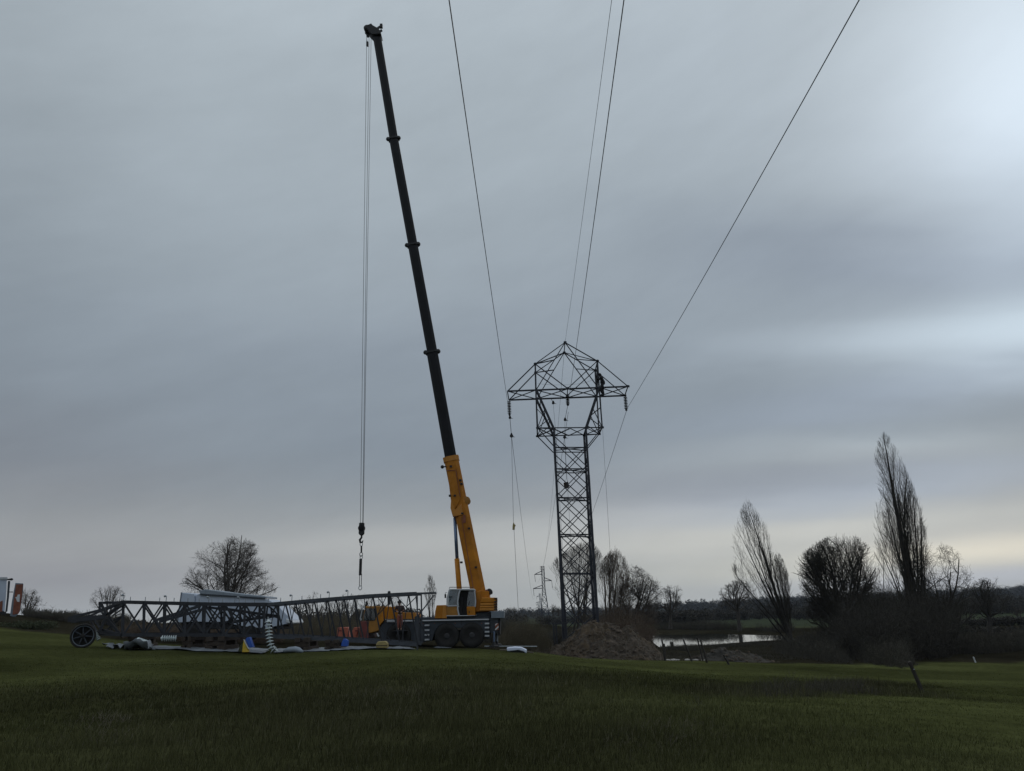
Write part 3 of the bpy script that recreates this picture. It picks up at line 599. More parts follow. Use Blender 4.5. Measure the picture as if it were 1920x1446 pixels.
for i, (x, by, top, w, Y, lab) in enumerate([(955, 1152, 1139, 18, 330, 'tiny bare tree on the skyline just right of the crane outrigger'), (965, 1152, 1138, 14, 340, 'tiny round tree on the skyline below the hanging rope'), (1037, 1156, 1131, 15, 230, 'small bare tree left of the standing pylon foot'),
                                             (1047, 1156, 1137, 12, 235, 'smaller bare tree touching the left leg of the standing pylon'), (1910, 1180, 1128, 30, 170, 'dark bare tree cut by the right edge of the picture'), (1770, 1176, 1120, 30, 190, 'dim bare tree in the far field behind the sparse spreading tree'), (1330, 1172, 1140, 26, 240, 'dim small tree far behind the middle of the pond')]):
    tree('distant_tree', lab, (x, by), Y, [(by, x-w*.2, x+w*.2), (by-(by-top)*.5, x-w*.5, x+w*.5), (top+3, x-w*.4, x+w*.4), (top, x-w*.2, x+w*.2)], OAK, 60+i, r0=.2, dens=.5, forkh=.3, rmin=0.0144, maxl=3)

# --- brush, hedges, reeds
brush('thicket', 'dark leafless thicket under the tall poplar and the ball shaped tree', [(1500, 1228), (1560, 1232), (1650, 1240), (1750, 1238), (1800, 1226), (1790, 1212), (1700, 1205), (1600, 1203), (1510, 1206)], 5200, 3.9, 'twig_dk', (0, 0), .5, .018, 7, 1, 'thicket',
      hfun=lambda x, y: np.interp(960+FPX*x/y, [1500, 1530, 1580, 1720, 1750, 1790], [.30, .75, 1.0, 1.0, .8, .3])*(.62+.75*fbm(x*.55+5, y*.1)))
brush('bramble_patch', 'pale grey dry brambles in front of the dark thicket', [(1590, 1236), (1640, 1246), (1700, 1252), (1722, 1246), (1700, 1236), (1640, 1230)], 1500, 1.5, 'thicket', (.1, 0), .7, .010, 7, 2, 'brambles', soft=.9)
brush('low_thicket', 'dark low scrub along the right end of the pond', [(1440, 1222), (1480, 1232), (1540, 1240), (1600, 1244), (1600, 1226), (1520, 1214), (1450, 1212)], 3500, 1.1, 'thicket', (0, 0), .6, .012, 5, 3, 'scrub', soft=1.0)
hg = brush('hedge', 'long clipped dark hedge running to the right edge of the picture', [(1755, 1226), (1830, 1226), (1990, 1218), (1990, 1205), (1830, 1212), (1760, 1214)], 5200, 1.35, 'thicket', (0, 0), .5, .014, 6, 4, 'hedge')
brush('dry_hedge_top', 'pale dry growth on top of the far side of the right hedge', [(1750, 1212), (1830, 1210), (1990, 1203), (1990, 1197), (1830, 1201), (1760, 1204)], 2000, 1.1, 'palebrush', (0, 0), .5, .012, 4, 5, 'dry brush')
brush('brush_behind_heap', 'brownish leafless brush between the earth heap and the pond', [(1120, 1226), (1180, 1228), (1222, 1214), (1222, 1204), (1180, 1206), (1120, 1206)], 3200, 3.0, 'bark_rd', (0, 0), .45, .010, 6, 6, 'brush')
brush('pond_bank_scrub', 'brown scrub along the far bank of the pond', [(1222, 1187.5), (1300, 1186.5), (1480, 1190), (1490, 1186), (1380, 1182), (1240, 1181)], 5200, 1.2, 'thicket', (0, 0), .7, .016, 5, 7, 'scrub')
brush('near_bank_rushes', 'dark rushes on the near bank of the pond', [(1244, 1221), (1300, 1222), (1316, 1217), (1300, 1213), (1252, 1216)], 1500, .42, 'thicket', (0, 0), .3, .010, 1, 8, 'rushes')
brush('near_bank_rushes', 'thin dark grass fringe at the near edge of the pond on the right', [(1330, 1216), (1400, 1212), (1470, 1210), (1470, 1206), (1400, 1206), (1340, 1211)], 2200, .2, 'thicket', (0, 0), .5, .010, 2, 9, 'rushes')
brush('reeds', 'tall tan reeds between the crane outrigger and the earth heap', ('Y', [(925, 53), (1045, 54), (1050, 62), (925, 62)]), 4200, 1.75, 'reed', (0, 0), .18, .008, 2, 10, 'reeds', sub=.15, soft=1.2)
brush('reeds', 'pale reeds behind the rising part of the lying mast', ('Y', [(535, 57), (690, 57), (690, 64), (535, 64)]), 3800, 1.5, 'reed', (0, 0), .3, .009, 2, 11, 'reeds', sub=.2)
brush('scrub_behind_mast', 'brown scrub behind the left half of the lying mast', ('Y', [(230, 52), (530, 52), (530, 58), (230, 58)]), 5200, .85, 'bark_rd', (0, 0), .6, .012, 5, 12, 'scrub')
brush('scrub_behind_truck', 'dark scrub seen under and behind the crane truck', ('Y', [(690, 58), (930, 58), (930, 66), (690, 66)]), 3000, 1.2, 'thicket', (0, 0), .5, .012, 5, 13, 'scrub')
brush('dark_scrub_line', 'low dark scrub line behind the reeds', ('Y', [(925, 88), (1060, 88), (1060, 94), (925, 94)]), 3400, 1.3, 'thicket', (0, 0), .5, .02, 4, 14, 'scrub')
b0 = W(42, 1176, 56); hb = h1(b0[0], 56)
leafmass('low_bush', [(b0[0]+(i-3)*.42, 56+math.sin(i)*.4, hb+.15, .6, .6, .42-.03*abs(i-3), 700) for i in range(8)], 'bushgreen', (b0[0], 56, hb), 'low dark green bush in front of the brown bank at the far left', 'bush', .07, 5)
# distant hedge on the left with pale stems
brush('far_hedge', 'rough dark hedge along the skyline left of the mast', ('Y', [(40, 68), (240, 68), (240, 72), (40, 72)]), 4200, .62, 'thicket', (0, 0), .35, .02, 5, 15, 'hedge')
# pale birch stubs in the hedge
for i, (x, dx) in enumerate([(70, 3), (83, 3), (87, 4), (92, 5), (100, 2), (117, 4)]):
    a = W(x, 1160, 70); b_ = W(x+dx, 1152.5, 70); zz = h1(a[0], 70); a = (a[0], 70, zz-.05); b_ = (b_[0], 70, zz+.75)
    o = MB().tube([a, ((a[0]*.4+b_[0]*.6)-.03, 70, (a[2]+b_[2])/2), b_], [.05, .04, .03], 6).build('pale_stump', MT['palebrush'], origin=a)
    tag(o, ['first', 'second', 'third', 'fourth', 'fifth', 'sixth'][i]+' pale leaning stem from the left in the dark skyline hedge', 'stem', 'pale stems in the skyline hedge')

brush('pond_front_scrub', 'dark low scrub between the meadow edge and the pond', ('Y', [(1236, 57), (1500, 57), (1500, 76), (1470, 84), (1236, 80)]), 6500, .20, 'thicket', (0, 0), .7, .012, 4, 16, 'scrub')
brush('rushes', 'dark rush clump in the rough grass right of the middle foreground', [(1262, 1345), (1335, 1352), (1345, 1325), (1325, 1300), (1290, 1300)], 900, .42, 'thicket', (.1, 0), .4, .005, 1, 17, 'rushes', soft=1.0)
brush('rushes', 'band of dark rushes crossing the meadow left of the nearest leaning post', [(1345, 1306), (1500, 1312), (1700, 1303), (1690, 1291), (1600, 1286), (1480, 1290), (1360, 1294)], 2600, .40, 'thicket', (.1, 0), .5, .006, 1, 18, 'rushes', soft=1.0)
brush('dead_grass', 'pale dead grass stalks in the left foreground', [(40, 1400), (330, 1420), (330, 1330), (60, 1340)], 1000, .33, 'palebrush', (.15, 0), .5, .0035, 1, 19, 'dead grass', soft=1.8)
brush('dead_grass', 'thin pale stalks in the middle of the foreground', [(560, 1360), (900, 1370), (900, 1290), (560, 1285)], 900, .30, 'palebrush', (.15, 0), .5, .004, 1, 20, 'dead grass', soft=1.8)
brush('dead_grass', 'thin pale stalks in the right foreground', [(1000, 1430), (1500, 1440), (1400, 1350), (1000, 1340)], 900, .30, 'palebrush', (.15, 0), .5, .0035, 1, 21, 'dead grass', soft=1.8)
# --- far-off woods: one mass
def woods(name, label, rows, size, mt, seed):
    q = np.random.RandomState(seed); R__ = []
    for (x0, x1, Y0, Y1, h0, h1_, n, nf) in rows:
        for i in range(n):
            px = x0+(x1-x0)*q.rand(); Y = Y0+(Y1-Y0)*q.rand(); X = W(px, 1150, Y)[0]; z = h1(X, Y); hh = h0+(h1_-h0)*q.rand()**1.3
            R__.append((X, Y, z+hh*.52, hh*(.35+.3*q.rand()), hh*.4, hh*.5, nf))
    V = leafmass(name, R__, mt, (0, 800, 0), label, 'woods', size, seed, kind='stuff'); return V
woods('distant_woods', 'dark tree belts across the distant fields behind the pond', [(1200, 1320, 215, 245, 2.6, 4.2, 90, 420), (1290, 1490, 300, 400, 3.0, 5.0, 150, 300), (1480, 1680, 260, 340, 3.0, 5.0, 110, 320), (1740, 1970, 260, 330, 3.2, 5.6, 130, 340), (1010, 1215, 300, 380, 2.5, 4, 70, 300)], .42, 'twig_dk', 5)
woods('skyline_woods', 'blue grey wooded hills along the horizon', [(900, 1340, 1100, 1600, 9, 14, 160, 90), (1250, 2050, 900, 1400, 9, 15, 420, 90), (1350, 2050, 1600, 2200, 12, 22, 330, 80), (1350, 2000, 520, 800, 4.5, 7.5, 220, 110)], 1.9, 'twig_dk', 6)
woods('left_skyline_woods', 'low dark woods behind the mast and the crane truck', [(540, 790, 190, 260, 3, 5.5, 90, 160), (780, 1060, 700, 900, 7, 11, 80, 110), (930, 990, 380, 420, 4, 7, 14, 120), (-60, 520, 160, 210, 1.5, 2.6, 120, 120)], .7, 'twig_dk', 7)
woods('field_hedges', 'dark hedge lines between the far right fields', [(1780, 1990, 150, 153, 1.1, 1.6, 90, 90), (1780, 1990, 124, 126, .7, 1.0, 80, 90)], .3, 'twig_dk', 8)

# ================================================================== standing lattice pylon
def T(x, y, far=False, s=6.026, ox=930, oy=620): return W(ox+x/s, oy+y/s, 62.3 if far else 60.0)
tb = np.array(W(1086, 1195, 61)); tbz = h1(tb[0], 61)
pyl = thing('lattice_pylon', 'standing dark steel lattice pylon with a pointed cage top and two cross arms', 'pylon', (tb[0], 61, tbz))
n_ = dict(pk=(780, 135), shl=(443, 378), shr=(1145, 345), al=(131, 685), ar=(1490, 632), cl=(450, 660), crr=(1165, 645), mid=(810, 655), ol=(470, 1100), orr=(1200, 1095), wl=(655, 1112), wr=(1015, 1100), sl=(665, 1320), sr=(1035, 1305))
f_ = dict(pk=(770, 250), shl=(447, 475), shr=(1120, 450), al=(148, 785), ar=(1455, 735), cl=(453, 770), crr=(1140, 740), mid=(805, 735), ol=(468, 1195), orr=(1165, 1170), wl=(650, 1190), wr=(995, 1185), sl=(650, 1380), sr=(1005, 1370))
A_ = {k: T(*v) for k, v in n_.items()}; B_ = {k: T(*v, far=True) for k, v in f_.items()}
def lerp(a, b, t): return a+(b-a)*t
def both(l): return [(A_[a], A_[b]) for a, b in l]+[(B_[a], B_[b]) for a, b in l]
BW = .072
# legs from the waist to the ground
zg = tbz-.3
def legline(top, px, py, Y): return (top, W(px, py, Y))
lN = W(1057.5, 1195, 59.5); rN = W(1122, 1195, 59.5); lF = W(1060.5, 1190, 62.9); rF = W(1115.5, 1188, 62.9)
LEG = [(A_['wl'], lN), (A_['wr'], rN), (B_['wl'], lF), (B_['wr'], rF)]
for k, (a, b) in enumerate(LEG):
    b2 = a+(b-a)*((a[2]-zg)/(a[2]-b[2])); LEG[k] = (a, b2)
    m_ = MB(); cuts = [0, .22, .42, .62, .8, 1]
    for i in range(5): m_.bars([(lerp(a, b2, cuts[i]), lerp(a, b2, min(1, cuts[i+1]+.02)))], .15+.018*i)
    m_.build('leg', MT['steel'], pyl)
def onleg(k, py):
    a, b = LEG[k]; lo, hi = 0., 1.
    for _ in range(30):
        m__ = (lo+hi)/2
        if PX(lerp(a, b, m__))[1] < py: lo = m__
        else: hi = m__
    return lerp(a, b, lo)
segs = []
def lacing(k0, k1, y0, y1, step, dy):
    ys = np.arange(y0, y1, step); out = []
    for y in ys:
        out.append((onleg(k0, y), onleg(k1, min(y+dy, 1200)))); out.append((onleg(k1, y+step*.5), onleg(k0, min(y+step*.5+dy, 1200))))
    return out
segs += lacing(0, 1, 818, 1150, 35, 59)
segs += lacing(2, 3, 829, 1150, 35, 57)
for (a, b) in ((0, 2), (1, 3)):
    ys = [822, 850, 880, 912, 945, 978, 1012, 1048, 1086, 1126, 1168]
    for i in range(len(ys)-1):
        q = (a, b) if i % 2 else (b, a); segs.append((onleg(q[0], ys[i]), onleg(q[1], ys[i+1])))
MB().bars(segs, .062).build('bracing', MT['steel'], pyl)
for y in (839, 879, 933, 1002, 1075):
    hs = []
    hs += [(onleg(0, y), onleg(1, y)), (onleg(2, y+(9-(y-839)*.03)), onleg(3, y+(9-(y-839)*.03))), (onleg(0, y), onleg(2, y+6)), (onleg(1, y), onleg(3, y+6))]
    if y < 1050: hs += [(onleg(0, y), onleg(3, y+6)), (onleg(1, y), onleg(2, y+6))]
    MB().bars(hs, .07).build('horizontal_frame', MT['steel'], pyl)
# waist frame
ws = both([('ol', 'orr'), ('ol', 'sl'), ('orr', 'sr'), ('ol', 'wl'), ('orr', 'wr')])+[(A_[k], B_[k]) for k in ('ol', 'orr', 'wl', 'wr')]
ws += [(A_['wl'], lerp(B_['wl'], B_['wr'], .5)), (A_['wr'], lerp(B_['wl'], B_['wr'], .5)), (B_['wl'], lerp(A_['wl'], A_['wr'], .5)), (B_['wr'], lerp(A_['wl'], A_['wr'], .5)), (A_['ol'], B_['wl']), (A_['orr'], B_['wr']), (B_['ol'], A_['wl']), (B_['orr'], A_['wr'])]
MB().bars(ws, BW).build('waist_frame', MT['steel'], pyl)
# cat-head side columns: outer vertical, inner inclined
for sd_, (c, o_, w_) in (('l', ('cl', 'ol', 'wl')), ('r', ('crr', 'orr', 'wr'))):
    m_ = MB().bars([(A_[c], A_[o_]), (B_[c], B_[o_])], .10); m_.bars([(A_[c], A_[w_]), (B_[c], B_[w_])], .17)
    ins = []
    for X_ in (A_, B_): ins += [(lerp(X_[c], X_[w_], .5), X_[o_]), (lerp(X_[c], X_[w_], .75), X_[o_])]
    ins += [(lerp(A_[c], A_[w_], .25), lerp(B_[c], B_[w_], .25)), (lerp(A_[c], A_[w_], .5), lerp(B_[c], B_[w_], .5)), (lerp(A_[c], A_[w_], .75), lerp(B_[c], B_[w_], .75)), (lerp(A_[c], A_[o_], .5), lerp(B_[c], B_[w_], .5))]
    m_.bars(ins, .06); m_.build('side_column', MT['steel'], pyl)
# cage
cg = both([('pk', 'shl'), ('pk', 'shr'), ('shl', 'mid'), ('shr', 'mid')])+[(A_['pk'], B_['pk']), (A_['shl'], B_['shl']), (A_['shr'], B_['shr']), (A_['mid'], B_['mid'])]
for X_ in (A_, B_):
    q1 = lerp(X_['pk'], X_['shl'], .5); q2 = lerp(X_['pk'], X_['shr'], .5)
    cg += [(X_['pk'], lerp(X_['cl'], X_['mid'], .03)), (X_['pk'], lerp(X_['crr'], X_['mid'], .03)), (X_['shl'], lerp(X_['pk'], X_['cl'], .38)), (X_['shr'], lerp(X_['pk'], X_['crr'], .38))]
cg += [(A_['shl'], B_['pk']), (A_['shr'], B_['pk'])]
MB().bars(cg, BW).build('cage', MT['steel'], pyl)
MB().bars([(A_['shl'], A_['cl']), (B_['shl'], B_['cl']), (B_['shl'], A_['cl'])], .12).build('cage_post', MT['steel'], pyl); MB().bars([(A_['shr'], A_['crr']), (B_['shr'], B_['crr']), (A_['shr'], B_['crr'])], .12).build('cage_post', MT['steel'], pyl)
for k in ('pk', 'shl', 'shr', 'mid', 'wl', 'wr', 'ol', 'orr', 'ar'):
    for X_ in (A_, B_): c = X_[k]; MB().prism([c+np.array(q)*.12 for q in ((-1, -.5, -.6), (1, -.5, -.7), (1.1, -.5, .5), (0, -.5, 1), (-1, -.5, .5))], (0, .05, 0)).build('gusset_plate', MT['steel'], pyl)
# cross beam and arms
bm_ = both([('al', 'ar')]); pts = [lerp(A_['al'], A_['ar'], t) for t in (0, .235, .5, .77, 1)]; ptf = [lerp(B_['al'], B_['ar'], t) for t in (0, .235, .5, .77, 1)]
bc = []
for i in range(4): bc += [(pts[i], ptf[i+1]), (ptf[i], pts[i+1])]
MB().bars(bm_, .11).bars(bc, .06).build('cross_beam', MT['steel'], pyl)
MB().bars([(A_['al'], B_['al']), (A_['al'], A_['shl']), (B_['al'], B_['shl'])], .08).build('cross_arm', MT['steel'], pyl)
MB().bars([(A_['ar'], B_['ar']), (A_['ar'], A_['shr']), (B_['ar'], B_['shr'])], .08).build('cross_arm', MT['steel'], pyl)
# insulator strings
def ins_string(name, label, p0, p1, n=8, r=.165, mt='insdark', ends=True, group='insulator strings hanging from the standing pylon'):
    p0 = np.array(p0); p1 = np.array(p1); ax = p1-p0; L = np.linalg.norm(ax); ax /= L
    t_ = thing(name, label, 'insulator', p0, group)
    MB().tube([p0, p1], .015, 6).build('rod', MT['black'], t_)
    for i in range(n):
        c = p0+ax*L*(.16+.72*i/(n-1)); MB().lathe(c, ax, [(.03, -.045), (.05, -.03), (r*.8, .0), (r, .02), (r*.92, .035), (.03, .03)], 12).build('disc', MT[mt], t_)
    if ends: MB().sphere(p1, .10, 8).build('clamp', MT['black'], t_)
    return t_
YM = 61.1
pL0 = lerp(A_['al'], B_['al'], .9); pR0 = lerp(A_['ar'], B_['ar'], .9); pM0 = lerp(A_['mid'], B_['mid'], .9)
pL1 = pL0-np.array([0, 0, 1.28]); pR1 = pR0-np.array([0, 0, 1.25]); pM1 = pM0-np.array([0, 0, .82])
ins_string('insulator_string', 'insulator string hanging from the left cross arm of the standing pylon', pL0, pL1)
ins_string('insulator_string', 'insulator string hanging from the right cross arm of the standing pylon', pR0, pR1)
ins_string('insulator_string', 'short insulator string at the middle of the standing pylon cross beam', pM0, pM1, 6)
def cable(name, label, pts, r, mt='wire', cat='cable', group=None, n=6):
    pts = [np.array(p, float) for p in pts]; o = MB().tube(pts, r, n).build(name, MT[mt], origin=pts[0]); return tag(o, label, cat, group)
def sagline(a, b, sag, n=24, ext=None):
    a = np.array(a); b = np.array(b); return [a+(b-a)*t-np.array([0, 0, 4*sag*t*(1-t)]) for t in np.linspace(0, 1, n)]
def overhead(name, label, att, px, zc, r):
    """conductor from the pylon to a point above the meadow, carried on past the viewer with the same sag"""
    q = atz(px, 0, zc); a = np.array(att); d = (q-a); n_dir = d/d[1]; out = []
    # parabola in the y coordinate through the attachment and q, symmetric span of 260 m
    L = 260.0; y0 = a[1]; c = None
    def zp(y): return None
    t1 = (y0-q[1]); k = (a[2]-q[2]-0)/(t1*(L-t1)/1.0)
    for y in np.linspace(y0, y0-L, 60):
        t_ = y0-y; out.append(a+n_dir*(y-y0)*np.array([1, 1, 0])+np.array([0, 0, -k*t_*(L-t_)]))
    return cable(name, label, out, r, 'wire', 'power line', 'overhead lines running from the pylon above the meadow', 5)
overhead('power_line', 'leftmost overhead line running from the left cross arm to the top of the picture', pL1, 842, 14.2, .014)
overhead('power_line', 'thick middle overhead line running up from the pylon cross beam', pM1, 1170, 14.6, .014)
overhead('power_line', 'rightmost overhead line slanting down to the right cross arm', pR1, 1611, 14.3, .014)
overhead('earth_wire', 'thin overhead wire running up from the pointed top of the pylon', A_['pk'], 1147, 19.6, .009)
# far pylons
def far_pylon(label, px, pb, ptop, Y, k):
    b = W(px, pb, Y); top = W(px-4*k, ptop, Y); z0 = min(h1(b[0], Y), b[2]); Ht = top[2]-z0; cx_ = b[0]; t_ = thing('distant_pylon', label, 'pylon', (cx_, Y, z0), 'pylons of the line in the distance')
    w0, w1 = Ht*.085, Ht*.024
    def pt(sx, sy, f): w = w0+(w1-w0)*min(1, f/.6); return np.array([cx_+sx*w, Y+sy*w, z0+Ht*f])
    m_ = MB().bars([(pt(sx, sy, 0), pt(sx, sy, .6)) for sx in (-1, 1) for sy in (-1, 1)]+[(pt(sx, sy, .6), pt(sx, sy, 1)) for sx in (-1, 1) for sy in (-1, 1)], .34*k**.5); m_.build('leg', MT['steel'], t_)
    br = []; fs = [0, .16, .29, .40, .5, .58, .65, .72, .79, .86, .93, 1]
    for i in range(len(fs)-1):
        for sy in (-1, 1): br += [(sy, pt(-1, sy, fs[i]), pt(1, sy, fs[i+1])), (sy, pt(1, sy, fs[i]), pt(-1, sy, fs[i+1])), (sy, pt(-1, sy, fs[i+1]), pt(1, sy, fs[i+1]))]
    for sy in (-1, 1): MB().bars([(a, b) for q, a, b in br if q == sy], .15*k**.5).build('bracing', MT['steel'], t_)
    ends = []
    for (f, s_, ln) in ((.86, -1, .155), (.74, 1, .15), (.61, -1, .19)):
        e = np.array([cx_+s_*Ht*ln, Y, z0+Ht*f]); MB().bars([(pt(s_, 0, f), e), (pt(s_, 0, f+.055), e)], .36*k**.5).build('cross_arm', MT['steel'], t_)
        MB().tube([e, e-np.array([-.3, 0, Ht*.13])], .11*k**.5, 5).build('insulator', MT['insdark'], t_); ends.append(e-np.array([-.3, 0, Ht*.13]))
    MB().bars([(pt(-1, 0, 1)+np.array([-.6, 0, 0]), pt(1, 0, 1)), (pt(-1, 0, 1)+np.array([-.6, 0, 0]), pt(-1, 0, .94)+np.array([-.6, 0, 0])), (pt(-1, 0, .94)+np.array([-.6, 0, 0]), pt(1, 0, .94))], .14*k**.5).build('top_bracket', MT['steel'], t_)
    return ends, pt(0, 0, 1)
fe, ftop = far_pylon('distant lattice pylon with three side arms left of the standing pylon', 1022, 1156, 1062, 430, 1.0)
fe2, ftop2 = far_pylon('second smaller pylon on the skyline partly behind the nearer distant one', 1014, 1154, 1113, 1000, 1.1)
fe3, ftop3 = far_pylon('third tiny pylon on the skyline behind the two others', 1010, 1154, 1131, 1550, 1.2)
pull = T(175, 1190, True)
cable('power_line', 'line running from the left pulley down towards the distant pylon', sagline(pull, fe[2], 6), .017, cat='power line', group='lines running on to the distant pylon')
cable('power_line', 'line running from the right cross arm behind the pylon body to the distant pylon', sagline(pR1-np.array([0, 0, .1]), fe[1], 5.5), .017, cat='power line', group='lines running on to the distant pylon')
cable('power_line', 'line running from the cage middle past the left pylon leg to the distant pylon', sagline(pM1-np.array([0, 0, .6]), fe[0], 5), .015, cat='power line', group='lines running on to the distant pylon')
cable('earth_wire', 'thin wire from the pylon peak down to the top of the distant pylon', sagline(B_['pk'], ftop, 4), .012, cat='power line', group='lines running on to the distant pylon')
# pulleys and ropes
def pulley(label, c, r=.13):
    t_ = thing('pulley', label, 'pulley', c, 'pulleys hanging at the pylon'); c = np.array(c)
    MB().lathe(c, (0, 1, 0), [(r*.5, -.06), (r, -.05), (r*.7, 0), (r, .05), (r*.5, .06)], 14).build('sheave', MT['black'], t_)
    MB().prism([c+np.array(q) for q in ((-.05, -.1, r*1.5), (.05, -.1, r*1.5), (.13, -.1, -.05), (.28, -.1, -r), (-.03, -.1, -r*.8), (-.09, -.1, 0))], (0, .03, 0)).build('cheek', MT['black'], t_)
pulley('pulley on the rope below the left insulator string', pull, .14); sw = T(157, 985, True)
cable('sling', 'short sling between the left insulator string and its pulley', [pL1, sw, pull], .022, 'rope', 'sling'); pulley('small swivel pulley right under the left insulator string', sw, .1)
pm = T(780, 1008, True); pulley('pulley hanging on a sling below the middle insulator string', pm, .11)
cable('sling', 'sling hanging from the middle insulator string', [pM1, (pM1+pm)/2+np.array([.02, 0, .1]), pm], .018, 'rope', 'sling')
pk2 = T(646, 818, True); pulley('pulley under the left half of the cross beam', pk2, .11)
cable('sling', 'short sling holding the pulley under the left half of the cross beam', [T(620, 765, True), pk2], .02, 'rope', 'sling')
pk3 = T(775, 1205, True); pulley('pulley at the middle of the pylon waist', pk3, .12)
zr = h1(pull[0], 61)
def vrope(label, px, py0, py1, Y, r=.012): a = W(px, py0, Y); b = W(px, py1, Y); cable('rope', label, [a, (a[0]+(b[0]-a[0])*0, Y, b[2])], r, 'rope', 'rope', 'ropes hanging from the pylon')
bagc = W(963.5, 986, 62)
cable('rope', 'rope hanging from the left pulley to the small tan bag', [pull, (bagc[0]-.02, 62, bagc[2]+.3)], .013, 'rope', 'rope', 'ropes hanging from the pylon')
cable('rope', 'rope hanging from the small tan bag to the ground', [(bagc[0], 62, bagc[2]-.25), (bagc[0]+.12, 62, h1(bagc[0], 62))], .013, 'rope', 'rope', 'ropes hanging from the pylon')
cable('rope', 'rope hanging from the middle sling pulley through the pylon body', [pm, (pm[0]-.12, 62.2, pk3[2]), (pm[0]-.1, 62.2, tbz)], .010, 'rope', 'rope', 'ropes hanging from the pylon')
cable('rope', 'rope hanging from the pulley under the cross beam down inside the pylon', [pk2, (pk2[0]+.08, 62.2, pk3[2]), (pk2[0]+.1, 62, tbz)], .010, 'rope', 'rope', 'ropes hanging from the pylon')
cr0 = T(1140, 745, True); cable('rope', 'rope hanging down outside the right leg of the pylon', [cr0+np.array([.3, 0, 0]), (cr0[0]+.1, 62.3, h1(cr0[0], 62.3))], .010, 'rope', 'rope', 'ropes hanging from the pylon')
cable('rope', 'slack thin rope stretched across the inside of the pylon cage', [T(470, 600), T(640, 615), T(850, 612), T(1010, 590), T(1125, 545)], .008, 'rope', 'rope', 'ropes hanging from the pylon')
c = np.array(bagc); tag(MB().prism([c+np.array(q) for q in ((-.02, -.1, .3), (.06, -.1, .1), (.15, -.1, .05), (.07, -.1, -.1), (.06, -.1, -.3), (-.12, -.1, -.3), (-.1, -.1, .0))], (0, .2, 0)).build('rope_bag', MT['tan'], bevel=.02, origin=c), 'small tan bag hanging on the rope below the left cross arm', 'bag')
c = np.array(W(1061.3, 910, 61)); bk = thing('tool_box', 'open grey brown box hanging on a rope in the middle of the pylon body', 'box', c)
MB().prism([c+np.array(q) for q in ((-.18, -.15, .17), (.17, -.15, .25), (.22, -.15, -.18), (-.12, -.15, -.26))], (0, .3, 0)).build('body', MT['wood'], bk, bevel=.015)
MB().tube([c+np.array((-.16, 0, .18)), c+np.array((.06, 0, .5)), c+np.array((.17, 0, .25))], .01, 5).build('handle', MT['rope'], bk)
cable('rope', 'short rope holding the box in the pylon body', [pk3, c+np.array((.06, 0, .5))], .012, 'rope', 'rope', 'ropes hanging from the pylon')

